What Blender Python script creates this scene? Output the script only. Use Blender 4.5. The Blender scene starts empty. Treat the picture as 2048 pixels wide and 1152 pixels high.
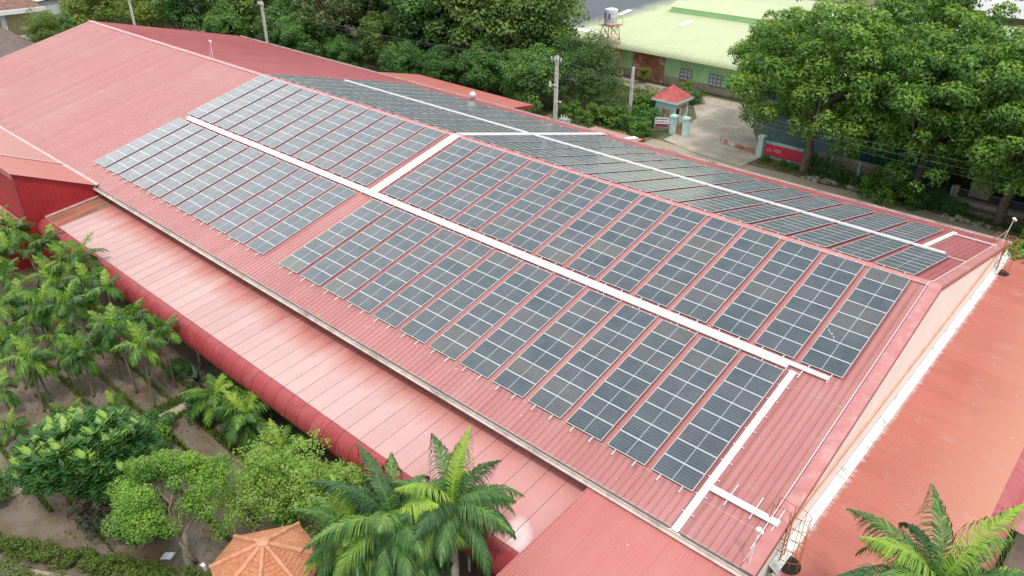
import bpy, math, random
import numpy as np
from mathutils import Matrix, Vector, Euler

R = math.radians
sc = bpy.context.scene
COL = sc.collection
rng = np.random.default_rng(7)
random.seed(7)
GZ = -10.3            # ground level; the main ridge is z = 0 while building, everything is lifted by 10.3 m at the end
TH, TB = 0.2416, 0.2372   # pitch of the two roof slopes

# ------------------------------------------------------------------ materials
def newmat(name):
    m = bpy.data.materials.new(name); m.use_nodes = True
    nt = m.node_tree
    for n in list(nt.nodes): nt.nodes.remove(n)
    out = nt.nodes.new('ShaderNodeOutputMaterial')
    b = nt.nodes.new('ShaderNodeBsdfPrincipled')
    nt.links.new(b.outputs[0], out.inputs[0])
    return m, nt, b, out

def N(nt, t, **k):
    n = nt.nodes.new(t)
    for a, v in k.items():
        if a.startswith('i_'): n.inputs[int(a[2:])].default_value = v
        else: setattr(n, a, v)
    return n

def mix(nt, fac, a, b, mode='MIX'):
    n = nt.nodes.new('ShaderNodeMix'); n.data_type = 'RGBA'; n.blend_type = mode
    for sock, v in ((n.inputs[0], fac), (n.inputs[6], a), (n.inputs[7], b)):
        if isinstance(v, (int, float)): sock.default_value = v
        elif isinstance(v, tuple): sock.default_value = (*v, 1) if len(v) == 3 else v
        else: nt.links.new(v, sock)
    return n.outputs[2]

def math_(nt, op, a, b=None, c=None, clamp=False):
    n = nt.nodes.new('ShaderNodeMath'); n.operation = op; n.use_clamp = clamp
    for i, v in enumerate((a, b, c)):
        if v is None: continue
        if isinstance(v, (int, float)): n.inputs[i].default_value = v
        else: nt.links.new(v, n.inputs[i])
    return n.outputs[0]

def ramp(nt, fac, stops):
    n = nt.nodes.new('ShaderNodeValToRGB')
    e = n.color_ramp.elements
    while len(e) < len(stops): e.new(0.5)
    for i, (p, c) in enumerate(stops):
        e[i].position = p
        e[i].color = (c, c, c, 1) if isinstance(c, (int, float)) else (*c, 1)
    nt.links.new(fac, n.inputs[0])
    return n.outputs[0]

def noise(nt, vec, scale, detail=4, rough=0.55, stretch=None):
    if stretch is not None:
        mp = nt.nodes.new('ShaderNodeMapping'); mp.inputs['Scale'].default_value = stretch
        nt.links.new(vec, mp.inputs[0]); vec = mp.outputs[0]
    n = nt.nodes.new('ShaderNodeTexNoise'); n.inputs['Scale'].default_value = scale
    n.inputs['Detail'].default_value = detail; n.inputs['Roughness'].default_value = rough
    nt.links.new(vec, n.inputs['Vector'])
    return n.outputs[0]

def pos(nt): return nt.nodes.new('ShaderNodeNewGeometry').outputs['Position']
def objc(nt): return nt.nodes.new('ShaderNodeTexCoord').outputs['Object']
def sep(nt, v):
    n = nt.nodes.new('ShaderNodeSeparateXYZ'); nt.links.new(v, n.inputs[0]); return n.outputs

def bump(nt, b, h, strength=0.3, dist=0.02):
    n = nt.nodes.new('ShaderNodeBump'); n.inputs['Strength'].default_value = strength
    n.inputs['Distance'].default_value = dist
    nt.links.new(h, n.inputs['Height']); nt.links.new(n.outputs[0], b.inputs['Normal'])

def plain(name, c, rough=0.6, metal=0.0, var=0.15, scale=2.0, dirt=None, spec=0.5):
    m, nt, b, o = newmat(name)
    p = pos(nt)
    n1 = noise(nt, p, scale)
    lo = tuple(x * (1 - var) for x in c); hi = tuple(min(1, x * (1 + var)) for x in c)
    col = mix(nt, ramp(nt, n1, [(0.3, 0.0), (0.7, 1.0)]), lo, hi)
    if dirt:
        n2 = noise(nt, p, scale * 0.6, 6, 0.65)
        col = mix(nt, ramp(nt, n2, [(0.5, 0.0), (0.68, dirt[1])]), col, dirt[0])
    nt.links.new(col, b.inputs['Base Color'])
    b.inputs['Roughness'].default_value = rough; b.inputs['Metallic'].default_value = metal
    b.inputs['Specular IOR Level'].default_value = spec
    return m

def roof_mat(name, base, fade, along='y', lap=1.05, lap_dark=0.35, fade_amt=(0.35, 0.75), rough=0.42, dust=0.25, extra=None, rib=None, spec=0.4):
    """painted steel sheet: chalky fading, run-off streaks down the slope, dark laps between sheets"""
    m, nt, b, o = newmat(name)
    p = pos(nt); s = sep(nt, p)
    acr, alo = (s[0], s[1]) if along == 'y' else (s[1], s[0])
    big = noise(nt, p, 0.11, 5, 0.6)
    st = (2.2, 0.16, 0.3) if along == 'y' else (0.16, 2.2, 0.3)
    streak = noise(nt, p, 1.0, 5, 0.6, st)
    sh = nt.nodes.new('ShaderNodeTexWhiteNoise'); sh.noise_dimensions = '1D'
    nt.links.new(math_(nt, 'FLOOR', math_(nt, 'DIVIDE', acr, lap)), sh.inputs['W'])
    f = math_(nt, 'ADD', math_(nt, 'MULTIPLY', big, 0.6), math_(nt, 'MULTIPLY', streak, 0.4))
    f = ramp(nt, f, [(0.36, fade_amt[0]), (0.62, fade_amt[1])])
    col = mix(nt, f, base, fade)
    col = mix(nt, math_(nt, 'MULTIPLY', sh.outputs['Value'], 0.26), col, tuple(x * 0.7 for x in base))
    st2 = noise(nt, p, 1.0, 6, 0.7, (5.5, 0.10, 0.3) if along == 'y' else (0.10, 5.5, 0.3))
    col = mix(nt, ramp(nt, st2, [(0.56, 0.0), (0.74, 0.42)]), col, tuple(x * .55 for x in base))
    if extra: col = extra(nt, col, p, s, streak)
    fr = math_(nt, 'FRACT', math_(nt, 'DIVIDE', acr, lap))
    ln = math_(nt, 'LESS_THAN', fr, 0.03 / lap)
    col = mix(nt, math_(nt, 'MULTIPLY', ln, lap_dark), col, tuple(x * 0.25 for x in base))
    if rib:   # shaded side of every rib, painted as a thin dark line
        fr = math_(nt, 'FRACT', math_(nt, 'DIVIDE', math_(nt, 'SUBTRACT', acr, rib[0]), rib[1]))
        g0 = math_(nt, 'LESS_THAN', math_(nt, 'ABSOLUTE', math_(nt, 'SUBTRACT', fr, 0.60)), 0.045)
        col = mix(nt, math_(nt, 'MULTIPLY', g0, 0.42), col, tuple(x * 0.3 for x in base))
    # droppings and lime specks
    v = nt.nodes.new('ShaderNodeTexVoronoi'); v.inputs['Scale'].default_value = 0.9
    nt.links.new(p, v.inputs['Vector'])
    sp = math_(nt, 'LESS_THAN', v.outputs['Distance'], 0.045)
    col = mix(nt, math_(nt, 'MULTIPLY', sp, 0.55), col, (0.75, 0.68, 0.62))
    d = noise(nt, p, 0.8, 7, 0.7)
    col = mix(nt, ramp(nt, d, [(0.55, 0.0), (0.8, dust)]), col, (0.62, 0.5, 0.45))
    nt.links.new(col, b.inputs['Base Color'])
    b.inputs['Specular IOR Level'].default_value = spec
    r = ramp(nt, streak, [(0.3, rough - 0.08), (0.7, rough + 0.12)])
    nt.links.new(r, b.inputs['Roughness'])
    return m

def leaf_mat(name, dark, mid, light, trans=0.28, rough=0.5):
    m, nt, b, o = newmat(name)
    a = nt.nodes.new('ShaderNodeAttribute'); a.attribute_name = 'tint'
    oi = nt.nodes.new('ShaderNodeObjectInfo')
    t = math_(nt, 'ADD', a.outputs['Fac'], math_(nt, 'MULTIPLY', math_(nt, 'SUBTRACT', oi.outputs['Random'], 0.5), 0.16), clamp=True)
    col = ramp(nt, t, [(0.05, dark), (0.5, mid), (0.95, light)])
    nt.links.new(col, b.inputs['Base Color'])
    b.inputs['Roughness'].default_value = rough
    b.inputs['Specular IOR Level'].default_value = 0.4
    tr = nt.nodes.new('ShaderNodeBsdfTranslucent')
    c2 = mix(nt, 1.0, col, (1.25, 1.35, 0.5), 'MULTIPLY'); nt.links.new(c2, tr.inputs[0])
    ms = nt.nodes.new('ShaderNodeMixShader'); ms.inputs[0].default_value = trans
    nt.links.new(b.outputs[0], ms.inputs[1]); nt.links.new(tr.outputs[0], ms.inputs[2])
    nt.links.new(ms.outputs[0], o.inputs[0])
    return m

M = {}
def rainwash_eave_shade(nt, col, p, s, streak):
    # lean-to: rain drips off the main eave wash its upper metre clean and red; the first bays stay orange
    y = s[1]; x = s[0]
    edge = noise(nt, p, 0.5, 3, 0.6, (1.4, 0.3, 0.3))
    yy = math_(nt, 'ADD', y, math_(nt, 'MULTIPLY', math_(nt, 'SUBTRACT', edge, 0.5), 2.6))
    f = nt.nodes.new('ShaderNodeMapRange'); f.inputs[1].default_value = -21.6; f.inputs[2].default_value = -19.9
    nt.links.new(yy, f.inputs[0])
    col = mix(nt, math_(nt, 'MULTIPLY', f.outputs[0], .85), col, (0.50, 0.16, 0.13))
    g = nt.nodes.new('ShaderNodeMapRange'); g.inputs[1].default_value = -20.2; g.inputs[2].default_value = -19.3
    nt.links.new(yy, g.inputs[0])
    col = mix(nt, math_(nt, 'MULTIPLY', g.outputs[0], 0.3), col, (0.12, 0.05, 0.045))  # shade under the eave, painted into the sheet as a dark strip
    old = math_(nt, 'LESS_THAN', x, -54.75)
    oc = mix(nt, ramp(nt, streak, [(0.4, 0.0), (0.62, 0.85)]), (0.50, 0.17, 0.105), (0.13, 0.115, 0.10))
    col = mix(nt, old, col, oc)
    h = nt.nodes.new('ShaderNodeMapRange'); h.inputs[1].default_value = -19; h.inputs[2].default_value = -10
    nt.links.new(x, h.inputs[0])
    col = mix(nt, math_(nt, 'MULTIPLY', h.outputs[0], 0.75), col, (0.60, 0.28, 0.26))
    u = math_(nt, 'ADD', math_(nt, 'ADD', x, 7.45), math_(nt, 'MULTIPLY', math_(nt, 'ADD', y, 23.3), 0.45))
    dx = math_(nt, 'POWER', math_(nt, 'DIVIDE', u, .75), 2.0)
    dy = math_(nt, 'POWER', math_(nt, 'DIVIDE', math_(nt, 'ADD', y, 23.4), 0.95), 2.0)
    w = math_(nt, 'SUBTRACT', 1.1, math_(nt, 'ADD', dx, dy), clamp=True)
    w = math_(nt, 'MULTIPLY', w, ramp(nt, edge, [(0.3, 0.35), (0.6, 1.0)]))
    return mix(nt, w, col, (0.86, 0.84, 0.84))

def limewash(nt, col, p, s, streak):
    # run-off from the white flashing bleeds over the first ribs, sweeping stains further out
    x = s[0]
    n = noise(nt, p, 1.6, 6, 0.75, (0.5, 2.5, 1))
    xx = math_(nt, 'ADD', x, math_(nt, 'MULTIPLY', math_(nt, 'SUBTRACT', n, 0.5), -0.9))
    f = nt.nodes.new('ShaderNodeMapRange'); f.inputs[1].default_value = 1.92; f.inputs[2].default_value = 1.55
    nt.links.new(xx, f.inputs[0])
    col = mix(nt, math_(nt, 'MULTIPLY', f.outputs[0], 0.9), col, (0.80, 0.82, 0.78))
    g = nt.nodes.new('ShaderNodeMapRange'); g.inputs[1].default_value = 3.6; g.inputs[2].default_value = 7.4
    nt.links.new(x, g.inputs[0])
    return mix(nt, math_(nt, 'MULTIPLY', g.outputs[0], 0.75), col, (0.62, 0.31, 0.21))

M['roof'] = roof_mat('main_roof_steel', (0.425, 0.120, 0.112), (0.535, 0.255, 0.24), lap=1.05, lap_dark=0.15, fade_amt=(0.45, 0.9), rib=(-102.4, 103.4 / 295))
M['roof_back'] = roof_mat('street_slope_steel', (0.40, 0.085, 0.092), (0.48, 0.175, 0.178), lap=1.05, lap_dark=0.15, rib=(-102.4, 103.4 / 295))
M['lean'] = roof_mat('lean_to_steel', (0.57, 0.33, 0.31), (0.645, 0.45, 0.425), lap=1.1, lap_dark=0.8, fade_amt=(0.5, 1.0), extra=rainwash_eave_shade, dust=0.35, rough=0.72, spec=0.12)  # pale fade colour: real fading plus painted sky reflection
M['curve'] = roof_mat('curved_edge_steel', (0.36, 0.036, 0.045), (0.45, 0.10, 0.10), lap=1.1, lap_dark=0.9, fade_amt=(0.1, 0.6), rough=0.34)
M['canopy'] = roof_mat('canopy_steel', (0.53, 0.155, 0.14), (0.59, 0.23, 0.21), lap=1.05, lap_dark=0.0, fade_amt=(0.2, 0.8), dust=0.1)
M['salmon'] = roof_mat('side_roof_steel', (0.48, 0.135, 0.10), (0.58, 0.22, 0.175), along='x', lap=1.1, lap_dark=0.1, extra=limewash, dust=0.3, rough=0.6, spec=0.3, rib=(-17.7, 40.3 / 293))
M['curve2'] = roof_mat('side_curved_steel', (0.42, 0.05, 0.06), (0.52, 0.17, 0.18), along='x', lap=1.1, lap_dark=0.9, fade_amt=(0.2, 0.9), rough=0.34)
M['lowpink'] = roof_mat('low_roof_steel', (0.50, 0.16, 0.15), (0.58, 0.26, 0.25), along='x', lap=1.1, lap_dark=0.5)
M['annexroof'] = roof_mat('annex_roof_steel', (0.50, 0.145, 0.115), (0.57, 0.215, 0.18), lap=50, lap_dark=0.0, dust=0.15)
M['annexroof2'] = roof_mat('annex_upper_steel', (0.50, 0.21, 0.175), (0.57, 0.29, 0.25), lap=50, lap_dark=0.0, dust=0.2)
M['redwall'] = plain('red_sheet_wall', (0.36, 0.022, 0.028), 0.5, var=0.12, scale=0.6)
M['trim'] = plain('red_trim', (0.54, 0.22, 0.21), 0.45, var=0.1, dirt=((0.7, 0.55, 0.5), 0.3))
M['darktrim'] = plain('dark_red_trim', (0.30, 0.03, 0.04), 0.45)
M['flash'] = plain('pale_flashing', (0.58, 0.40, 0.36), 0.5, dirt=((0.4, 0.2, 0.18), 0.4))
M['gutter'] = plain('gutter_beige', (0.68, 0.58, 0.53), 0.5, dirt=((0.16, 0.12, 0.1), 0.5), scale=1.3)
M['darkgut'] = plain('gutter_inside', (0.14, 0.12, 0.11), 0.8)
M['cream'] = plain('cream_plaster', (0.93, 0.85, 0.79), 0.8, var=0.03, scale=0.5, dirt=((0.84, 0.70, 0.60), 0.25))
M['orangeband'] = plain('orange_painted_steel', (0.72, 0.46, 0.30), 0.5)
M['white'] = plain('white_paint', (0.82, 0.83, 0.82), 0.4, var=0.04)
M['whitepvc'] = plain('white_pipe', (0.82, 0.78, 0.80), 0.35, var=0.03)
M['limeflash'] = plain('lime_stained_flashing', (0.80, 0.86, 0.81), 0.6, var=0.06, dirt=((0.25, 0.28, 0.26), 0.8), scale=1.6)
M['rail'] = plain('aluminium_rail', (0.74, 0.70, 0.68), 0.4, 0.2, var=0.05)
M['frame'] = plain('anodised_frame', (0.66, 0.69, 0.70), 0.4, 0.1, var=0.03)
M['orange'] = plain('orange_ladder_steel', (0.50, 0.16, 0.045), 0.6, var=0.25, scale=6, dirt=((0.2, 0.09, 0.05), 0.5))
M['black'] = plain('dark_opening', (0.02, 0.018, 0.016), 0.9)
M['concrete'] = plain('weathered_concrete', (0.62, 0.60, 0.55), 0.85, var=0.12, scale=3, dirt=((0.34, 0.32, 0.28), 0.4))
M['grey'] = plain('grey_steel', (0.42, 0.44, 0.46), 0.5, 0.3)
M['wire'] = plain('cable', (0.10, 0.10, 0.10), 0.6)
M['wireg'] = plain('pale_cable', (0.16, 0.18, 0.18), 0.6)
M['porcelain'] = plain('porcelain', (0.75, 0.76, 0.75), 0.3)
M['mint'] = plain('mint_paint', (0.30, 0.58, 0.52), 0.7, var=0.12, dirt=((0.12, 0.16, 0.13), 0.6), scale=1.5)
M['mintlight'] = plain('pale_mint_paint', (0.52, 0.72, 0.68), 0.7, dirt=((0.25, 0.35, 0.33), 0.4))
M['whgreen'] = plain('pale_green_wall', (0.52, 0.86, 0.44), 0.7, var=0.04, scale=0.4, dirt=((0.30, 0.5, 0.3), 0.3))
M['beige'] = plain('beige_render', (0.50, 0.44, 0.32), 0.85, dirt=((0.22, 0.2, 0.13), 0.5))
M['beigewall'] = plain('dull_beige_wall', (0.46, 0.36, 0.29), 0.85)  # one even dull beige for the low walls
M['hutroof'] = plain('red_hut_roof', (0.50, 0.09, 0.08), 0.5, var=0.25, scale=1.2, dirt=((0.5, 0.3, 0.22), 0.5))
M['bark'] = plain('bark', (0.16, 0.125, 0.095), 0.95, var=0.35, scale=4)
M['barkpale'] = plain('pale_bark', (0.30, 0.25, 0.19), 0.95, var=0.3, scale=5)
M['palmtrunk'] = plain('palm_trunk', (0.20, 0.17, 0.12), 0.95, var=0.35, scale=9)
M['royaltrunk'] = plain('royal_palm_trunk', (0.44, 0.40, 0.31), 0.9, var=0.2, scale=4)
M['shaft'] = plain('crownshaft', (0.16, 0.30, 0.07), 0.5)
M['rust'] = plain('rusty_iron', (0.42, 0.18, 0.10), 0.9, var=0.3, scale=1.3, dirt=((0.80, 0.68, 0.62), 1.0))
M['signred'] = plain('faded_red_board', (0.62, 0.035, 0.075), 0.6, var=0.1)
M['signtext'] = plain('faded_lettering', (0.72, 0.50, 0.50), 0.7)
M['blue'] = plain('blue_print', (0.12, 0.25, 0.6), 0.5)
M['maroon'] = plain('maroon_panel', (0.22, 0.03, 0.06), 0.6)
M['tarp'] = plain('dark_green_tarpaulin', (0.02, 0.14, 0.085), 0.6, var=0.4, scale=0.8)
M['tarpl'] = plain('lime_tarpaulin', (0.10, 0.24, 0.05), 0.6, var=0.3)
M['fibro'] = plain('grey_fibre_roof', (0.30, 0.34, 0.35), 0.8, var=0.3, scale=0.8, dirt=((0.12, 0.05, 0.035), 0.8))
M['terr'] = plain('old_terracotta', (0.20, 0.095, 0.07), 0.9, var=0.4, scale=1.3, dirt=((0.4, 0.25, 0.2), 0.5))
M['brownroof'] = plain('brown_roof', (0.15, 0.11, 0.095), 0.9, var=0.3, scale=1.0)
M['yellowwall'] = plain('yellow_plaster', (0.66, 0.60, 0.34), 0.8)
M['glass'] = plain('window_glass', (0.58, 0.60, 0.66), 0.15, var=0.3, scale=3)
M['barsteel'] = plain('dark_bars', (0.12, 0.14, 0.17), 0.5)
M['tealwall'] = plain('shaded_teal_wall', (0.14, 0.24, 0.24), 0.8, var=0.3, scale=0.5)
M['fibropale'] = plain('pale_grey_roof', (0.55, 0.55, 0.55), 0.7, var=0.1, scale=0.3)
M['litter'] = plain('dry_leaves', (0.34, 0.24, 0.12), 0.9, var=0.5, scale=9)
M['rubble'] = plain('pale_rubble', (0.36, 0.34, 0.29), 0.9, var=0.3, scale=5)
M['darkgrey'] = plain('dark_grey_roof', (0.13, 0.14, 0.15), 0.6, var=0.3, scale=0.3)
M['deadwood'] = plain('dead_branches', (0.24, 0.17, 0.12), 0.95)

# warehouse roof: lime-cream sheet, greying to the left
def _():
    m, nt, b, o = newmat('lime_cream_sheet')
    p = pos(nt); s = sep(nt, p)
    f = noise(nt, p, 0.3, 5); st = noise(nt, p, 1, 5, 0.6, (2, 0.2, 1))
    col = mix(nt, f, (0.52, 0.60, 0.33), (0.62, 0.67, 0.43))
    col = mix(nt, ramp(nt, st, [(0.45, 0.0), (0.75, 0.5)]), col, (0.45, 0.5, 0.33))
    nx = noise(nt, p, 0.25, 4)
    xx = math_(nt, 'ADD', s[0], math_(nt, 'MULTIPLY', math_(nt, 'SUBTRACT', nx, 0.5), 5))
    xx = math_(nt, 'SUBTRACT', xx, math_(nt, 'MULTIPLY', math_(nt, 'SUBTRACT', s[1], 57), 0.28))
    g = nt.nodes.new('ShaderNodeMapRange'); g.inputs[1].default_value = -67.0; g.inputs[2].default_value = -71.5
    nt.links.new(xx, g.inputs[0])
    col = mix(nt, g.outputs[0], col, (0.12, 0.13, 0.15))
    nt.links.new(col, b.inputs['Base Color']); b.inputs['Roughness'].default_value = 0.5
    return m
M['limeroof'] = _()

def _():   # solar glass with half-cut cell grid
    m, nt, b, o = newmat('solar_cells')
    s = sep(nt, objc(nt)); oi = nt.nodes.new('ShaderNodeObjectInfo')
    def lines(c, n, size, w):
        u = math_(nt, 'FRACT', math_(nt, 'MULTIPLY', math_(nt, 'ADD', c, size / 2), n / size))
        d = math_(nt, 'ABSOLUTE', math_(nt, 'SUBTRACT', u, 0.5))
        return math_(nt, 'GREATER_THAN', d, 0.5 - w)
    l1 = lines(s[1], 6, 0.98, 0.045); l2 = lines(s[0], 24, 2.0, 0.05)
    base = ramp(nt, oi.outputs['Random'], [(0.0, (0.036, 0.060, 0.076)), (0.45, (0.048, 0.070, 0.086)), (0.78, (0.062, 0.072, 0.094)), (1.0, (0.092, 0.092, 0.084))])
    dirt = noise(nt, pos(nt), 0.7, 5, 0.65)
    base = mix(nt, ramp(nt, dirt, [(0.35, 0.04), (0.75, 0.25)]), base, (0.26, 0.27, 0.26))
    l3 = math_(nt, 'LESS_THAN', math_(nt, 'ABSOLUTE', s[0]), 0.012)
    col = mix(nt, math_(nt, 'MULTIPLY', l2, 0.07), base, (0.45, 0.5, 0.55))
    col = mix(nt, math_(nt, 'MULTIPLY', l1, 0.32), col, (0.45, 0.5, 0.55))
    col = mix(nt, math_(nt, 'MULTIPLY', l3, 0.85), col, (0.62, 0.66, 0.68))
    nt.links.new(col, b.inputs['Base Color'])
    r = ramp(nt, dirt, [(0.3, 0.10), (0.8, 0.22)]); nt.links.new(r, b.inputs['Roughness'])
    b.inputs['IOR'].default_value = 1.52
    b.inputs['Sheen Weight'].default_value = 0.30; b.inputs['Sheen Roughness'].default_value = 0.35; b.inputs['Sheen Tint'].default_value = (.9, .97, 1, 1)
    return m
M['cells'] = _()

def _():   # clay tiles of the gazebo, tile courses as bump and dark joints
    m, nt, b, o = newmat('clay_tiles')
    c = pos(nt)
    n1 = noise(nt, c, 7, 3); n2 = noise(nt, c, 0.9, 4)
    col = mix(nt, ramp(nt, n1, [(0.3, 0.0), (0.7, 1.0)]), (0.46, 0.15, 0.07), (0.64, 0.29, 0.15))
    col = mix(nt, ramp(nt, n2, [(0.45, 0.0), (0.7, 0.35)]), col, (0.66, 0.36, 0.22))
    nt.links.new(col, b.inputs['Base Color']); b.inputs['Roughness'].default_value = 0.8
    return m
M['clay'] = _()
M['clayridge'] = plain('clay_ridge', (0.66, 0.32, 0.19), 0.8, var=0.2, scale=3, dirt=((0.3, 0.13, 0.08), 0.35))

def _():   # stone retaining wall
    m, nt, b, o = newmat('rubble_masonry')
    p = pos(nt)
    mp = nt.nodes.new('ShaderNodeMapping'); mp.inputs['Scale'].default_value = (2.6, 2.6, 4.2)
    nt.links.new(p, mp.inputs[0])
    v = nt.nodes.new('ShaderNodeTexVoronoi'); v.feature = 'DISTANCE_TO_EDGE'; v.inputs['Scale'].default_value = 1
    nt.links.new(mp.outputs[0], v.inputs['Vector'])
    v2 = nt.nodes.new('ShaderNodeTexVoronoi'); v2.inputs['Scale'].default_value = 1; nt.links.new(mp.outputs[0], v2.inputs['Vector'])
    st = mix(nt, v2.outputs['Color'], (0.13, 0.11, 0.09), (0.28, 0.25, 0.20))
    col = mix(nt, ramp(nt, v.outputs['Distance'], [(0.05, 0.0), (0.12, 1.0)]), (0.42, 0.40, 0.30), st)
    nt.links.new(col, b.inputs['Base Color']); b.inputs['Roughness'].default_value = 0.95
    bump(nt, b, v.outputs['Distance'], 0.6, 0.06)
    return m
M['masonry'] = _()

def _():   # ground everywhere: dirt and grass
    m, nt, b, o = newmat('earth')
    p = pos(nt)
    a = noise(nt, p, 0.12, 6, 0.65); c = noise(nt, p, 2.5, 6, 0.7); g = noise(nt, p, 0.3, 6, 0.7)
    col = mix(nt, c, (0.12, 0.10, 0.06), (0.24, 0.19, 0.13))
    col = mix(nt, ramp(nt, g, [(0.42, 0.0), (0.58, 0.85)]), col, (0.065, 0.10, 0.03))
    nt.links.new(col, b.inputs['Base Color']); b.inputs['Roughness'].default_value = 0.95
    bump(nt, b, c, 0.5, 0.1)
    return m
M['earth'] = _()

def _():   # garden soil, damp brown clay with grey dried silt
    m, nt, b, o = newmat('garden_soil')
    p = pos(nt)
    a = noise(nt, p, 0.55, 5, 0.6); c = noise(nt, p, 5, 6, 0.7); d = noise(nt, p, 0.9, 6, 0.7)
    col = mix(nt, c, (0.125, 0.085, 0.052), (0.215, 0.155, 0.10))
    col = mix(nt, ramp(nt, a, [(0.42, 0.0), (0.60, 0.9)]), col, (0.225, 0.185, 0.15))
    col = mix(nt, ramp(nt, d, [(0.60, 0.0), (0.72, 0.5)]), col, (0.10, 0.11, 0.04))
    nt.links.new(col, b.inputs['Base Color']); b.inputs['Roughness'].default_value = 0.8
    bump(nt, b, c, 0.6, 0.08)
    return m
M['soil'] = _()

def _():   # street: pale dusty track
    m, nt, b, o = newmat('dusty_track')
    p = pos(nt)
    a = noise(nt, p, 0.35, 6, 0.7); c = noise(nt, p, 4, 6, 0.7)
    col = mix(nt, a, (0.34, 0.27, 0.19), (0.50, 0.44, 0.34))
    col = mix(nt, ramp(nt, c, [(0.45, 0.0), (0.8, 0.5)]), col, (0.22, 0.17, 0.11))
    nt.links.new(col, b.inputs['Base Color']); b.inputs['Roughness'].default_value = 0.95
    bump(nt, b, c, 0.3, 0.05)
    return m
M['track'] = _()
def _():
    m, nt, b, o = newmat('old_concrete_slab')
    p = pos(nt)
    a = noise(nt, p, 0.4, 6, 0.7); c = noise(nt, p, 5, 6, 0.7)
    col = mix(nt, ramp(nt, a, [(0.35, 0.0), (0.65, 1.0)]), (0.34, 0.29, 0.22), (0.56, 0.50, 0.41))
    col = mix(nt, ramp(nt, c, [(0.5, 0.0), (0.8, 0.4)]), col, (0.3, 0.26, 0.2))
    nt.links.new(col, b.inputs['Base Color']); b.inputs['Roughness'].default_value = 0.9
    return m
M['slab'] = _()
M['path'] = plain('cement_path', (0.44, 0.38, 0.29), 0.9, var=0.15, scale=2, dirt=((0.24, 0.22, 0.13), 0.5))

LF = {
 'olive':  leaf_mat('olive_leaves', (0.036, 0.078, 0.020), (0.120, 0.215, 0.052), (0.30, 0.41, 0.10)),
 'mango':  leaf_mat('dark_leaves', (0.026, 0.078, 0.022), (0.088, 0.21, 0.052), (0.21, 0.38, 0.08)),
 'bamboo': leaf_mat('yellowish_leaves', (0.065, 0.105, 0.022), (0.18, 0.26, 0.055), (0.36, 0.44, 0.085)),
 'grey':   leaf_mat('grey_green_leaves', (0.06, 0.095, 0.035), (0.15, 0.21, 0.08), (0.28, 0.34, 0.13)),
 'feather': leaf_mat('feathery_leaves', (0.028, 0.07, 0.02), (0.075, 0.165, 0.04), (0.17, 0.28, 0.07)),
 'street': leaf_mat('street_tree_leaves', (0.028, 0.080, 0.016), (0.092, 0.215, 0.034), (0.29, 0.45, 0.06)),
 'areca':  leaf_mat('areca_leaves', (0.028, 0.085, 0.016), (0.095, 0.225, 0.032), (0.36, 0.50, 0.06), 0.3),
 'royal':  leaf_mat('royal_palm_leaves', (0.032, 0.09, 0.035), (0.105, 0.24, 0.075), (0.38, 0.56, 0.08), 0.3),
 'bread':  leaf_mat('breadfruit_leaves', (0.026, 0.085, 0.030), (0.085, 0.215, 0.055), (0.40, 0.58, 0.12), 0.3),
 'ficus':  leaf_mat('ficus_leaves', (0.03, 0.090, 0.016), (0.10, 0.245, 0.034), (0.30, 0.49, 0.06), 0.3),
 'light':  leaf_mat('light_green_leaves', (0.09, 0.18, 0.035), (0.23, 0.39, 0.075), (0.42, 0.58, 0.13), 0.4),
 'maroon': leaf_mat('dark_maroon_leaves', (0.018, 0.035, 0.018), (0.04, 0.06, 0.03), (0.15, 0.05, 0.035), 0.2),
 'hedge':  leaf_mat('hedge_leaves', (0.04, 0.08, 0.012), (0.10, 0.17, 0.025), (0.24, 0.32, 0.05), 0.3),
 'agave':  leaf_mat('dark_spiky_leaves', (0.012, 0.035, 0.022), (0.02, 0.06, 0.035), (0.04, 0.10, 0.05), 0.1),
 'grass':  leaf_mat('grass_blades', (0.06, 0.09, 0.02), (0.11, 0.18, 0.03), (0.22, 0.30, 0.06), 0.3),
 'yellow': leaf_mat('yellow_green_leaves', (0.08, 0.14, 0.02), (0.20, 0.30, 0.03), (0.48, 0.46, 0.05), 0.35),
}

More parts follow.
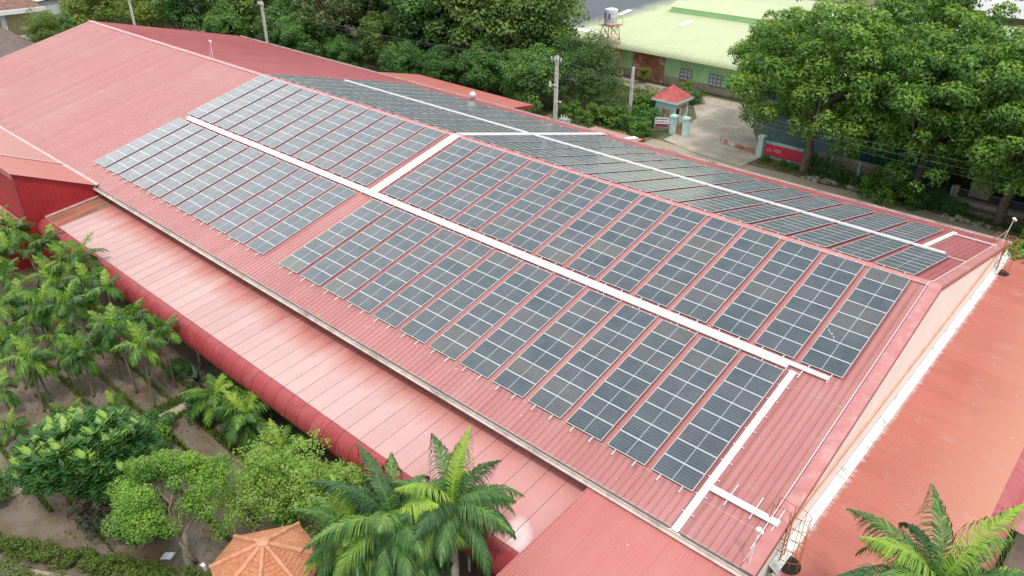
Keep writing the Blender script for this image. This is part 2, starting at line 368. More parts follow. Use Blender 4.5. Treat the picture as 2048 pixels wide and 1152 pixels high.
# ------------------------------------------------------------------ mesh helpers
class MB:
    def __init__(s): s.v = []; s.f = []; s.m = []; s.mi = 0; s.smooth = False
    def _add(s, vs, fs):
        o = len(s.v); s.v.extend([tuple(map(float, p)) for p in vs])
        for f in fs: s.f.append(tuple(i + o for i in f)); s.m.append(s.mi)
    def box(s, x0, x1, y0, y1, z0, z1):
        s._add([(x, y, z) for z in (z0, z1) for y in (y0, y1) for x in (x0, x1)],
               [(0, 2, 3, 1), (4, 5, 7, 6), (0, 1, 5, 4), (2, 6, 7, 3), (0, 4, 6, 2), (1, 3, 7, 5)])
        return s
    def bar(s, a, b, w, h=None, up=(0, 0, 1)):
        a, b = Vector(a), Vector(b); h = h or w
        d = (b - a).normalized(); u = Vector(up)
        if abs(d.dot(u)) > 0.99: u = Vector((1, 0, 0))
        r = d.cross(u).normalized(); u = r.cross(d).normalized()
        vs = [p + r * (i * w / 2) + u * (j * h / 2) for p in (a, b) for j in (-1, 1) for i in (-1, 1)]
        s._add(vs, [(0, 2, 3, 1), (4, 5, 7, 6), (0, 1, 5, 4), (2, 6, 7, 3), (0, 4, 6, 2), (1, 3, 7, 5)])
        return s
    def tube(s, pts, rs, n=8, caps=True):
        pts = [Vector(p) for p in pts]
        if isinstance(rs, (int, float)): rs = [rs] * len(pts)
        vs = []; prev = None
        for i, p in enumerate(pts):
            d = (pts[min(i + 1, len(pts) - 1)] - pts[max(i - 1, 0)])
            d = d.normalized() if d.length > 1e-9 else Vector((0, 0, 1))
            ref = prev if prev is not None else (Vector((1, 0, 0)) if abs(d.z) > 0.9 else Vector((0, 0, 1)))
            a = (ref - d * ref.dot(d))
            a = a.normalized() if a.length > 1e-6 else d.orthogonal().normalized()
            prev = a; b = d.cross(a)
            for k in range(n):
                t = 2 * math.pi * k / n
                vs.append(p + (a * math.cos(t) + b * math.sin(t)) * rs[i])
        fs = [(i * n + k, i * n + (k + 1) % n, (i + 1) * n + (k + 1) % n, (i + 1) * n + k) for i in range(len(pts) - 1) for k in range(n)]
        if caps: fs += [tuple(range(n - 1, -1, -1)), tuple(range((len(pts) - 1) * n, len(pts) * n))]
        s._add(vs, fs); return s
    def poly(s, vs, fs=None):
        s._add(vs, fs or [tuple(range(len(vs)))]); return s
    def sphere(s, c, r, nu=14, nv=9, sz=1.0):
        vs = [(c[0], c[1], c[2] + r * sz)]
        for j in range(1, nv):
            t = math.pi * j / nv
            for i in range(nu):
                a = 2 * math.pi * i / nu
                vs.append((c[0] + r * math.sin(t) * math.cos(a), c[1] + r * math.sin(t) * math.sin(a), c[2] + r * sz * math.cos(t)))
        vs.append((c[0], c[1], c[2] - r * sz))
        fs = [(0, 1 + i, 1 + (i + 1) % nu) for i in range(nu)]
        for j in range(nv - 2):
            for i in range(nu):
                a = 1 + j * nu + i; b = 1 + j * nu + (i + 1) % nu
                fs.append((a, a + nu, b + nu, b))
        l = len(vs) - 1; o = 1 + (nv - 2) * nu
        fs += [(o + i, l, o + (i + 1) % nu) for i in range(nu)]
        s._add(vs, fs); return s
    def mesh(s, name, mats, off=(0, 0, 0)):
        me = bpy.data.meshes.new(name)
        o = np.array(off, float)
        me.from_pydata([tuple(np.array(p) - o) for p in s.v], [], s.f)
        for m in (mats if isinstance(mats, (list, tuple)) else [mats]): me.materials.append(M[m] if isinstance(m, str) else m)
        if any(s.m): me.polygons.foreach_set('material_index', s.m)
        if s.smooth: me.polygons.foreach_set('use_smooth', [True] * len(s.f))
        me.update(); return me
    def build(s, name, mats, parent=None, base=None):
        """one mesh object. World-space vertices; origin at the parent's place, or at the foot of the mesh"""
        if parent is not None: off = wloc(parent)
        elif base is not None: off = base
        else:
            a = np.array(s.v); off = ((a[:, 0].min() + a[:, 0].max()) / 2, (a[:, 1].min() + a[:, 1].max()) / 2, a[:, 2].min())
        ob = bpy.data.objects.new(name, s.mesh(name, mats, off)); COL.objects.link(ob)
        if parent is not None: ob.parent = parent
        else: ob.location = off
        return ob

def wloc(o):
    v = Vector((0, 0, 0))
    while o is not None: v += o.location; o = o.parent
    return tuple(v)

def tag(o, label=None, cat=None, group=None, kind=None):
    if label: o['label'] = label
    if cat: o['category'] = cat
    if group: o['group'] = group
    if kind: o['kind'] = kind
    return o

def thing(name, label, cat, loc, group=None, rot=None):
    o = bpy.data.objects.new(name, None); COL.objects.link(o)
    o.location = loc; o.empty_display_size = 0.3
    if rot: o.rotation_euler = rot
    return tag(o, label, cat, group)

def dup(root, loc=None, rot=None, scale=None, label=None, group=None):
    r = root.copy(); COL.objects.link(r)
    if loc is not None: r.location = loc
    if rot is not None: r.rotation_euler = rot
    if scale is not None: r.scale = scale
    if label: r['label'] = label
    if group: r['group'] = group
    for ch in list(root.children):
        c = ch.copy(); COL.objects.link(c); c.parent = r
        for g in list(ch.children):
            d = g.copy(); COL.objects.link(d); d.parent = c
    return r

def structure(o): o['kind'] = 'structure'; return o

def quads_mesh(name, V, tint, mat):
    """V (n,4,3) leaf quads, tint (n,)"""
    n = len(V)
    me = bpy.data.meshes.new(name)
    me.vertices.add(n * 4); me.vertices.foreach_set('co', np.ascontiguousarray(V, dtype=np.float32).ravel())
    me.loops.add(n * 4); me.loops.foreach_set('vertex_index', np.arange(n * 4, dtype=np.int32))
    me.polygons.add(n); me.polygons.foreach_set('loop_start', np.arange(0, n * 4, 4, dtype=np.int32))
    me.polygons.foreach_set('loop_total', np.full(n, 4, dtype=np.int32))
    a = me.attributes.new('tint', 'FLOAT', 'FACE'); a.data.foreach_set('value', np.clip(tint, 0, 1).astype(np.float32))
    me.materials.append(mat); me.update(calc_edges=True)
    return me

def unit(v): return v / (np.linalg.norm(v, axis=-1, keepdims=True) + 1e-9)

def leaves(P, Nrm, size, asp=0.55, rs=None):
    """kite-shaped leaves at P with normals about Nrm"""
    rs = rs or rng; n = len(P)
    t = unit(np.cross(Nrm, rs.normal(size=(n, 3)))); b = np.cross(Nrm, t)
    L = (size * rs.uniform(0.55, 1.5, n))[:, None]; W = L * asp
    return np.stack([P - t * L * 0.5, P + b * W * 0.5 - Nrm * L * 0.05, P + t * L * 0.5 - Nrm * L * .1, P - b * W * 0.5 - Nrm * L * 0.05], 1)

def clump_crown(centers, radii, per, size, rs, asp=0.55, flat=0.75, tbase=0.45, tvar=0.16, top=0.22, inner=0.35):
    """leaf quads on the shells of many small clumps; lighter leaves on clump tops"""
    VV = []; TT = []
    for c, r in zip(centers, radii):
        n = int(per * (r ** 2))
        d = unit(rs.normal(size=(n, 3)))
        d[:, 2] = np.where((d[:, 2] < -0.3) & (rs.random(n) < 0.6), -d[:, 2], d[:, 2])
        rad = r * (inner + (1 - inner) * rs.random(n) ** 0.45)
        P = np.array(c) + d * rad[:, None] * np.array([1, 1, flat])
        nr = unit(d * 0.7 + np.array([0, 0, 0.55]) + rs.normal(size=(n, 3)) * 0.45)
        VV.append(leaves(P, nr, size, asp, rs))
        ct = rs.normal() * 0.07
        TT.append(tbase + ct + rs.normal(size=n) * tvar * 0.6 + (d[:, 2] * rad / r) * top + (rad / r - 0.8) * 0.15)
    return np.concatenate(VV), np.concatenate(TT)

def limb(mb, a, b, r0, r1, rs, bend=0.12, seg=5, n=7):
    a, b = np.array(a, float), np.array(b, float); L = np.linalg.norm(b - a)
    off = rs.normal(size=3) * bend * L; pts = []; rr = []
    for i in range(seg + 1):
        t = i / seg
        p = a * (1 - t) + b * t + off * math.sin(math.pi * t) + (0 if i in (0, seg) else 1) * rs.normal(size=3) * 0.015 * L
        pts.append(tuple(p)); rr.append(r0 * (1 - t) + r1 * t)
    mb.tube(pts, rr, n)
    return pts

def tree_meshes(key, seed, h, cr, ch, lf, bark='bark', leaf=0.3, per=42, clumps=90, clr=(0.8, 1.5), fork=0.35, trunk_r=0.28,
                limbs=7, hollow=0.55, droop=0.0, asp=0.55, tbase=0.45, top=0.22, low=-0.55, spire=0.0):
    """tree of height h, crown radius cr and crown depth ch; foot at the local origin"""
    rs = np.random.default_rng(seed)
    C = np.array([0, 0, h - ch / 2])
    cs = []; 
    while len(cs) < clumps:
        d = rs.normal(size=3); d /= np.linalg.norm(d)
        if d[2] < low: continue
        u = hollow + (1 - hollow) * rs.random() ** 0.6
        lump = 1 + 0.16 * math.sin(3 * math.atan2(d[1], d[0]) + seed) + 0.12 * math.sin(5 * d[2] + seed * 2)
        k = 1 - spire * max(0, d[2])
        p = C + d * u * lump * np.array([cr * k, cr * k, ch / 2]) * 0.88
        p[2] -= droop * (np.hypot(p[0], p[1]) / cr) ** 2
        cs.append(p)
    cs = np.array(cs); rad = rs.uniform(clr[0], clr[1], len(cs))
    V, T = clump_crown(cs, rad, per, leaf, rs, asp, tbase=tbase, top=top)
    mb = MB(); mb.smooth = True
    fz = h * fork
    limb(mb, (0, 0, -0.15), (rs.normal() * 0.2, rs.normal() * 0.2, fz), trunk_r * 1.25, trunk_r * 0.8, rs, 0.03, 6, 10)
    top_ = (mb.v[-1][0], mb.v[-1][1], fz)
    base = np.array([0, 0, fz])
    idx = rs.choice(len(cs), min(limbs, len(cs)), replace=False)
    for i in idx:
        mid = base * 0.45 + cs[i] * 0.55 + np.array([0, 0, 0.3])
        limb(mb, base + np.array([0, 0, -0.15]), mid, trunk_r * 0.5, trunk_r * 0.28, rs, 0.08)
        d = np.linalg.norm(cs - cs[i], axis=1)
        for j in np.argsort(d)[:4]:
            limb(mb, mid, cs[j], trunk_r * 0.26, trunk_r * 0.07, rs, 0.1, 4, 5)
    return (mb.mesh('trunk', bark), quads_mesh('crown', V, T, LF[lf]))

def place_tree(kind, meshes, loc, rz, sc_, label, cat='tree', group=None, names=('trunk', 'crown')):
    t = thing(kind, label, cat, loc, group, (0, 0, rz)); t.scale = sc_ if isinstance(sc_, tuple) else (sc_,) * 3
    for nm, me in zip(names, meshes):
        o = bpy.data.objects.new(nm, me); COL.objects.link(o); o.parent = t
    return t

def frond(L, elev, droop, npair, ll, lw, hang, rs, start=0.12, vshape=0.35, width_tip=0.35, segs=2, rach=0.03):
    """pinnate palm leaf along +X from the origin. Returns quads and tints"""
    Q = []; T = []
    def ctr(t):
        e = elev - droop * t
        # integrate the arc
        n = 14; x = z = 0.0
        for i in range(n):
            tt = t * (i + 0.5) / n; a = elev - droop * tt
            x += L * t / n * math.cos(a); z += L * t / n * math.sin(a)
        return np.array([x, 0, z]), e
    tw = rs.normal() * 0.15
    prev = None
    for i in range(11):
        c, e = ctr(i / 10); w = rach * (1 - 0.75 * i / 10)
        if prev is not None:
            Q.append([prev[0] + [0, prev[1], 0], prev[0] - [0, prev[1], 0], c - [0, w, 0], c + [0, w, 0]]); T.append(0.75)
        prev = (c, w)
    for i in range(npair):
        t = start + (1 - start) * (i + 0.5) / npair
        c, e = ctr(t)
        fw = np.array([math.cos(e), 0, math.sin(e)]); up = np.array([-math.sin(e), 0, math.cos(e)])
        env = math.sin(math.pi * min(1, 0.12 + 0.80 * t)) ** 0.6
        l = ll * (env * (1 - (1 - width_tip) * max(0, t - 0.6) / 0.4))
        for sgn in (-1, 1):
            a = 0.95 - 0.55 * t + rs.normal() * 0.07
            lat = np.array([0, sgn, 0])
            d = lat * math.sin(a) + fw * math.cos(a) + up * (vshape + rs.normal() * 0.12 + sgn * tw)
            d /= np.linalg.norm(d)
            p = c.copy(); w = lw * rs.uniform(0.8, 1.2); lq = l * rs.uniform(0.85, 1.12)
            side = np.cross(d, up); side /= (np.linalg.norm(side) + 1e-9)
            tt0 = 0.45 + rs.normal() * 0.12
            ws = [w * 0.6, w, w * 0.12] if segs == 2 else [w * 0.6, w, w * 0.8, w * 0.1]
            for k in range(segs):
                d2 = d + np.array([0, 0, -hang * (k + 0.6) / segs]); d2 /= np.linalg.norm(d2)
                q = p + d2 * lq / segs
                Q.append([p - side * ws[k] / 2, p + side * ws[k] / 2, q + side * ws[k + 1] / 2, q - side * ws[k + 1] / 2]); T.append(tt0 - 0.1 * k)
                p = q; d = d2
    return np.array(Q, float), np.array(T)

def rotz(V, a):
    c, s = math.cos(a), math.sin(a)
    return np.stack([V[..., 0] * c - V[..., 1] * s, V[..., 0] * s + V[..., 1] * c, V[..., 2]], -1)

def palm_crown(seed, n, L, npair, ll, lw, hang, lf, elev=(1.3, -0.1), droop=(0.9, 1.6), bright=2, rach=0.03, spread=0.0, segs=2, brightup=0.35):
    rs = np.random.default_rng(seed); VV = []; TT = []
    for i in range(n):
        u = i / (n - 1)
        e = elev[0] * (1 - u) + elev[1] * u + rs.normal() * 0.1
        dr = droop[0] * (1 - u) + droop[1] * u + rs.normal() * 0.12
        V, T = frond(L * rs.uniform(0.85, 1.1), e, dr, npair, ll, lw, hang, rs, rach=rach, segs=segs)
        V = rotz(V, i * 2.39996 + rs.normal() * 0.25)
        T = T + (brightup if i < bright else rs.normal() * 0.10)
        if rs.random() < 0.12: T = T + 0.2
        VV.append(V); TT.append(T)
    return quads_mesh('crown', np.concatenate(VV), np.concatenate(TT), LF[lf])

# corrugated sheet ------------------------------------------------------------------
def corrugated(path, x0, x1, pitch, hgt, kind='trap', axis='x', wob=0.0):
    """path: list of (along, z) points down the slope; ribs run along the path, repeated across [x0,x1]."""
    nr = int(round((x1 - x0) / pitch)); pr = (x1 - x0) / nr
    if kind == 'trap': prof = [(0, 0), (0.36, 0), (0.43, 1), (0.57, 1), (0.64, 0)]
    elif kind == 'rib': prof = [(0, 0), (0.455, 0), (0.475, 1), (0.535, 1), (0.555, 0)]
    else: prof = [(0, 0), (0.25, 0.5), (0.5, 1), (0.75, 0.5)]
    xs = []; hs = []
    for i in range(nr):
        for u, h in prof: xs.append(x0 + (i + u) * pr); hs.append(h * hgt)
    xs.append(x1); hs.append(0.0)
    xs = np.array(xs); hs = np.array(hs); nx = len(xs)
    P = np.array(path, float); npth = len(P)
    nrm = []
    for j in range(npth):
        d = P[min(j + 1, npth - 1)] - P[max(j - 1, 0)]; d /= np.linalg.norm(d)
        n = np.array([-d[1], d[0]]); 
        nrm.append(n)
    nrm = np.array(nrm)
    if np.cross(P[1] - P[0], nrm[0]) and (nrm[0][1] < 0): nrm = -nrm
    V = np.zeros((npth, nx, 3))
    for j in range(npth):
        a = P[j][0] + nrm[j][0] * hs; z = P[j][1] + nrm[j][1] * hs
        if axis == 'x': V[j, :, 0] = xs; V[j, :, 1] = a
        else: V[j, :, 1] = xs; V[j, :, 0] = a
        V[j, :, 2] = z
    i = np.arange(nx - 1); F = []
    for j in range(npth - 1):
        F.append(np.stack([j * nx + i, j * nx + i + 1, (j + 1) * nx + i + 1, (j + 1) * nx + i], 1))
    return V.reshape(-1, 3), np.concatenate(F)

def corr_obj(name, mat, parent, *a, smooth=False, **k):
    V, F = corrugated(*a, **k)
    off = np.array(wloc(parent)) if parent else V.mean(0)
    me = bpy.data.meshes.new(name)
    n = len(F); V = V - off
    me.vertices.add(len(V)); me.vertices.foreach_set('co', V.astype(np.float32).ravel())
    me.loops.add(n * 4); me.loops.foreach_set('vertex_index', F.astype(np.int32).ravel())
    me.polygons.add(n); me.polygons.foreach_set('loop_start', np.arange(0, n * 4, 4, dtype=np.int32))
    me.polygons.foreach_set('loop_total', np.full(n, 4, dtype=np.int32))
    me.materials.append(M[mat]); me.update(calc_edges=True)
    o = bpy.data.objects.new(name, me); COL.objects.link(o)
    if parent: o.parent = parent
    else: o.location = tuple(off)
    return o

def Fp(x, s, h=0.0):   # point on the front slope, s metres down from the ridge, h above the sheet
    return (x, -s * math.cos(TH) - h * math.sin(TH), -s * math.sin(TH) + h * math.cos(TH))
def Bp(x, s, h=0.0):
    return (x, s * math.cos(TB) + h * math.sin(TB), -s * math.sin(TB) + h * math.cos(TB))
nF = (0, -math.sin(TH), math.cos(TH)); nB = (0, math.sin(TB), math.cos(TB))

# ================================================================== SETTING
mb = MB(); mb.poly([(-900, -700, GZ), (600, -700, GZ), (600, 1200, GZ), (-900, 1200, GZ)])
structure(mb.build('ground', 'earth', base=(0, 0, GZ)))
mb = MB(); mb.poly([(-75, -44, GZ + .01), (4, -44, GZ + .01), (4, -19, GZ + .01), (-75, -19, GZ + .01)])
structure(mb.build('garden_soil', 'soil', base=(0, 0, GZ)))
# street track, slightly irregular edge
rs = np.random.default_rng(3)
xs = np.linspace(-160, 30, 60); e1 = 28.5 + np.cumsum(rs.normal(size=60)) * 0.03; e2 = 36.3 + rs.normal(size=60) * 0.3
V = [(x, a, GZ + .008) for x, a in zip(xs, e1)] + [(x, b, GZ + .008) for x, b in zip(xs, e2)]
mb = MB(); mb.poly(V, [(i, i + 1, 61 + i, 60 + i) for i in range(59)])
structure(mb.build('dirt_road', 'track', base=(0, 0, GZ)))
mb = MB()
mb.poly([(-37.6, 37.0, GZ + .06), (-33, 35.6, GZ + .06), (-26.5, 34.9, GZ + .06), (-26.2, 39.6, GZ + .06), (-31, 47, GZ + .06), (-36, 57.0, GZ + .06), (-66, 57.5, GZ + .06), (-66, 55.0, GZ + .06), (-43.0, 53, GZ + .06), (-39.0, 47.2, GZ + .06), (-37.7, 41.0, GZ + .06)])
structure(mb.build('driveway', 'slab', base=(0, 0, GZ)))
mb = MB(); mb.box(-32.45, -31.7, -36.5, -25.0, GZ + .01, GZ + .06)
structure(mb.build('garden_path', 'path', base=(0, 0, GZ)))
# second path outside the hedge
d = Vector((5.9, 3.4, 0)).normalized(); nn = Vector((d.y, -d.x, 0))
a = Vector((-34, -41.4, GZ)); b = Vector((-15, -30.45, GZ))
pa = [a + nn * 0.75, b + nn * 0.75, b + nn * 1.75, a + nn * 1.75]
mb = MB(); mb.poly([(p.x, p.y, GZ + .05) for p in pa])
structure(mb.build('outer_path', 'path', base=(0, 0, GZ)))

# ================================================================== MAIN WAREHOUSE
X0, X1 = -102.4, 1.5; SE, SB = 20.15, 21.3
wh = thing('solar_warehouse', 'long red corrugated warehouse carrying the solar panel rows', 'building', (-50, 0, GZ))
c, s_ = math.cos(TH), math.sin(TH); cb, sb_ = math.cos(TB), math.sin(TB)
corr_obj('front_roof', 'roof', wh, [(-0.05 * c, -0.05 * s_), (-SE * c, -SE * s_)], X0, X1 - 0.5, 0.35, 0.028, 'rib')
corr_obj('street_roof', 'roof_back', wh, [(0.05 * cb, -0.05 * sb_), (SB * cb, -SB * sb_)], X0, X1 - 0.5, 0.35, 0.028, 'rib')
mb = MB()   # ridge cap in lapped lengths
x = X0
while x < X1 - 0.06:
    x2 = min(x + 3.0, X1)
    k = 0.05 if int((x - X0) / 3) % 2 else 0.058
    for sgn, T_ in ((-1, TH), (1, TB)):
        mb.poly([(x, 0, k), (x2, 0, k), (x2, sgn * 0.32 * math.cos(T_), k - 0.32 * math.sin(T_)), (x, sgn * 0.32 * math.cos(T_), k - 0.32 * math.sin(T_))])
    x = x2
mb.build('ridge_cap', 'trim', wh)
mb = MB()   # gable flashing: flat strip over the last half metre, with a folded drop
for f, S, nrm in ((Fp, SE + .02, nF), (Bp, SB + .02, nB)):
    mb.poly([f(X1 - 0.62, 0, .062), f(X1, 0, .062), f(X1, S, .062), f(X1 - 0.62, S, .062)])
    mb.poly([f(X1, 0, .062), f(X1, 0, -.16), f(X1, S, -.16), f(X1, S, .062)])
mb.build('gable_flashing', 'trim', wh)
mb = MB()
for f, S in ((Fp, SE), (Bp, SB)):
    mb.bar(f(X1 - 0.02, 0.02, -.20), f(X1 - 0.02, S, -.20), 0.05, 0.10)
mb.build('barge_board', 'darktrim', wh)
mb = MB()   # walls: one gabled block under the sheets
ya, yb = -(SE - 0.75) * c, (SB - 0.75) * cb
za, zb = -(SE - 0.75) * s_ - 0.12, -(SB - 0.75) * sb_ - 0.12
xa, xb = X0 + 0.3, 1.32
V = [(xa, ya, GZ), (xa, yb, GZ), (xa, yb, zb), (xa, 0, -.12), (xa, ya, za), (xb, ya, GZ), (xb, yb, GZ), (xb, yb, zb), (xb, 0, -.12), (xb, ya, za)]
mb.poly(V, [(0, 4, 3, 2, 1), (5, 6, 7, 8, 9), (0, 5, 9, 4), (1, 2, 7, 6)])
mb.build('wall', 'cream', wh)
mb = MB(); mb.bar((1.37, -16.4, -4.66), (1.37, 17.5, -4.66), 0.08, 0.26)
mb.build('orange_band', 'orangeband', wh)
# gutters
def gutter(y, z, sgn, xa, xb, mat):
    m = MB()
    m.bar((xa, y, z), (xb, y, z), 0.24, 0.05)
    m.bar((xa, y + sgn * 0.13, z + .07), (xb, y + sgn * 0.13, z + .07), 0.03, 0.20)
    m.bar((xa, y - sgn * 0.11, z + .05), (xb, y - sgn * 0.11, z + .05), 0.02, 0.14)
    m.mi = 1; m.bar((xa, y - sgn * .03, z + .035), (xb, y - sgn * .03, z + .035), 0.13, 0.02)
    return m.build('gutter', [mat, 'darkgut'], wh)
gutter(-SE * c - 0.10, -SE * s_ - 0.10, -1, -57.6, X1 + .1, 'gutter')
gutter(SB * cb + 0.10, -SB * sb_ - 0.10, 1, X0, X1 + .1, 'gutter')
mb = MB()   # outer lip catching the light
mb.bar((-57.6, -SE * c - 0.29, -SE * s_ - 0.11), (X1 + .1, -SE * c - 0.29, -SE * s_ - 0.11), 0.13, 0.05)
mb.build('gutter_lip', 'gutter', wh)
for f, ss, xa_, xb_ in ((Fp, 18.28, X0 + .4, .9), (Fp, 10.4, X0 + .4, -61.4), (Fp, 10.4, -1.7, .9)):
    mb = MB(); mb.bar(f(xa_, ss, .006), f(xb_, ss, .006), 0.03, 0.006, up=nF); mb.build('lap_seam', 'flash', wh)

# ------------------------------------------------------------------ solar panel rows
PIT, W, D, P = 2.4322, 2.0692, 1.8954, 1.06
pm = MB()
hw, hd, t = W / 2, 0.523, 0.018
pm.mi = 0
fr = 0.024
for (xa_, xb_, ya_, yb_) in ((-hw, hw, -hd, -hd + fr), (-hw, hw, hd - fr, hd), (-hw, -hw + fr, -hd + fr, hd - fr), (hw - fr, hw, -hd + fr, hd - fr)):
    pm.box(xa_, xb_, ya_, yb_, -t, t)
pm.mi = 1
pm.box(-hw + fr, hw - fr, -hd + fr, hd - fr, -t + .004, t - .004)
PANEL = pm.mesh('solar_panel', ['frame', 'cells'])
def rail_mesh(n, tail):
    m = MB(); L = n * P
    m.box(-.025, .025, -L - tail, 0.10, -.03, .03)
    return m.mesh('rail', 'rail')
RAIL = rail_mesh(8, 0.34); RAILS = rail_mesh(8, 0.16)
ORD = 'first second third fourth fifth sixth seventh eighth ninth tenth eleventh twelfth thirteenth fourteenth'.split()
prs = random.Random(5)
def panel_row(face, x_right, s0, label, rail):
    f, ang = (Fp, TH) if face == 'F' else (Bp, TB)
    xc = x_right - W / 2
    e = (TH, 0, 0) if face == 'F' else (TB, 0, math.pi)
    r = thing('solar_panel_row', label, 'solar panels', f(xc, s0, 0.0), 'rows of solar panels on the warehouse roof', e)
    for k in range(8):
        o = bpy.data.objects.new('solar_panel', PANEL); COL.objects.link(o); o.parent = r
        o.location = (0, -(k + .5) * P, 0.125 + prs.uniform(-.002, .002))
        o.rotation_euler = (prs.uniform(-.007, .007), prs.uniform(-.007, .007), 0)
    for xx in (-0.27 * W, 0.27 * W):
        o = bpy.data.objects.new('rail', rail); COL.objects.link(o); o.parent = r
        o.location = (xx, 0, 0.072)
    return r
SU, SL, BU, BL = 0.3232, 9.765, 0.2463, 9.85
for i in range(14):       # i = 0 next to the gable
    xr = -i * PIT
    panel_row('F', xr, SU, f'{ORD[i]} solar panel row from the gable end, garden slope just below the ridge', RAILS)
    panel_row('B', xr, BU, f'{ORD[i]} solar panel row from the gable end, street slope just below the ridge', RAILS)
    if i:
        panel_row('F', xr, SL, f'{ORD[i-1]} solar panel row from the gable end, garden slope below the long cable tray', RAIL)
        panel_row('B', xr, BL, f'{ORD[i-1]} solar panel row from the gable end, street slope beside the road eave', RAILS)
xf = -13 * PIT - W - D
for i in range(11):
    xr = xf - i * PIT
    panel_row('F', xr, SU, f'{ORD[i]} solar panel row beyond the cross tray, garden slope just below the ridge', RAILS)
    panel_row('F', xr, SL, f'{ORD[i]} solar panel row beyond the cross tray, garden slope below the long tray', RAIL)
    panel_row('B', xr, BU, f'{ORD[i]} solar panel row beyond the cross tray, street slope just below the ridge', RAILS)
    panel_row('B', xr, BL, f'{ORD[i]} solar panel row beyond the cross tray, street slope beside the road eave', RAILS)

# ------------------------------------------------------------------ cable trays
def tray(f, nrm, a, b, w, label, brk=1.2, brl=0.12, h=0.13, ladder=False):
    (xa, sa), (xb, sb) = a, b
    t_ = thing('cable_tray', label, 'cable tray', f((xa + xb) / 2, (sa + sb) / 2, 0), 'white cable trays on the warehouse roof')
    m = MB()
    A, B = f(xa, sa, h), f(xb, sb, h)
    if not ladder:
        m.bar(A, B, w, 0.07, up=nrm)
    else:
        d = (Vector(B) - Vector(A)).normalized(); sd = d.cross(Vector(nrm)).normalized()
        m.bar(Vector(A) + sd * w / 2, Vector(B) + sd * w / 2, 0.03, 0.08, up=nrm)
        m.bar(Vector(A) - sd * w / 2, Vector(B) - sd * w / 2, 0.03, 0.08, up=nrm)
        m.bar(A, B, w - .02, 0.02, up=nrm)
        L = (Vector(B) - Vector(A)).length
        for k in range(int(L / 0.12)):
            p = Vector(A) + d * (k + .5) * 0.12
            m.bar(p - sd * w * .45, p + sd * w * .45, 0.03, 0.05, up=nrm)
    m.build('tray_cover', 'white', t_)
    d = (Vector(B) - Vector(A)); L = d.length; d.normalize(); sd = d.cross(Vector(nrm)).normalized()
    base = Vector(f(xa, sa, 0.055)); n = max(2, int(L / brk))
    m = MB(); m.bar(-sd * (w / 2 + brl), sd * (w / 2 + brl), 0.05, 0.04, up=nrm); bm_ = m.mesh('bracket', 'rail')
    for k in range(n + 1):
        o = bpy.data.objects.new('bracket', bm_); COL.objects.link(o); o.parent = t_
        o.location = base + d * (L * k / n) - Vector(wloc(t_))
    # lapped joints of the covers
    m = MB(); m.bar(-d * .04 , d * .04, w + .01, 0.08, up=nrm); jm = m.mesh('cover_joint', 'frame'); k = 2.4
    while k < L - .3 and not ladder:
        o = bpy.data.objects.new('cover_joint', jm); COL.objects.link(o); o.parent = t_
        o.location = Vector(A) + d * k - Vector(wloc(t_)); k += 2.44
    return t_
tray(Fp, nF, (-61.3, 9.17), (-0.5, 9.17), 0.25, 'long white cable tray below the upper garden-slope panels, running to the gable')
tray(Fp, nF, (-60.9, 9.43), (-2.45, 9.43), 0.25, 'second long white cable tray, just above the lower garden-slope panel rows')
tray(Fp, nF, (-2.04, 9.6), (-2.04, 20.3), 0.32, 'white cable tray running down the garden slope beside the last panel row', 1.0)
tray(Fp, nF, (-1.86, 17.61), (1.2, 17.61), 0.28, 'short perforated white tray crossing to the near caged ladder', 5, 0.02, ladder=True)
m_ = None
for xx in (-1.04, 0.12, 1.1):
    mb = MB(); mb.bar(Fp(xx, 16.8, .07), Fp(xx, 18.05, .07), 0.05, 0.045, up=nF)
    tag(mb.build('support_rail', 'rail'), {-1.04: 'first loose white support rail under the short tray, beside the down tray', 0.12: 'middle white support rail under the short tray on the garden slope', 1.1: 'white support rail under the short tray at the near ladder'}[xx], 'rail', 'support rails under the short tray')
mb = MB()
for xx, ss, r_ in ((-2.0, 5.96, .035), (-1.88, 6.08, .05), (-1.77, 6.2, .045), (-1.62, 6.29, .06), (-1.46, 6.44, .05), (-1.4, 6.58, .035), (-1.3, 6.67, .055), (-1.1, 6.9, .03)):
    r_ *= .62
    mb.poly([Fp(xx + r_ * math.cos(a) * (1 + .3 * math.sin(a * 3)), ss + r_ * 1.3 * math.sin(a), .158) for a in [k * math.pi / 4 for k in range(8)]])
tag(mb.build('bird_droppings', 'white'), 'trail of white bird droppings across the panel row nearest the gable', 'droppings', kind='stuff')
mb = MB(); mb.bar(Fp(-1.73, 9.3, .07), Fp(-1.73, 9.85, .07), 0.05, 0.045, up=nF)
tag(mb.build('support_rail', 'rail'), 'short white rail stub below the end of the long tray', 'rail')
for xx, lb in ((-34.72, 'white cover tray crossing the garden slope, left of the cross-tray pair'), (-34.28, 'white cover tray crossing the garden slope, right of the cross-tray pair')):
    tray(Fp, nF, (xx, 0.12), (xx, 9.05), 0.36, lb, 1.1)
for xx, lb in ((-34.72, 'white cover tray crossing the street slope, left of the cross-tray pair'), (-34.28, 'white cover tray crossing the street slope, right of the cross-tray pair')):
    tray(Bp, nB, (xx, 0.12), (xx, 20.6), 0.36, lb, 1.1)
tray(Bp, nB, (-60.9, 9.23), (-0.4, 9.23), 0.50, 'long white cable tray along the middle of the street slope')
tray(Bp, nB, (-1.7, 9.5), (-1.7, 18.6), 0.32, 'white cable tray running down the street slope near the gable', 1.0)
tray(Bp, nB, (-1.6, 17.8), (1.15, 17.8), 0.14, 'thin white tray crossing the street slope to the far ladder', 1.1)
mb = MB(); mb.tube([Bp(0.0, 8.53, .09), Bp(0.95, 8.53, .09)], 0.025, 6)
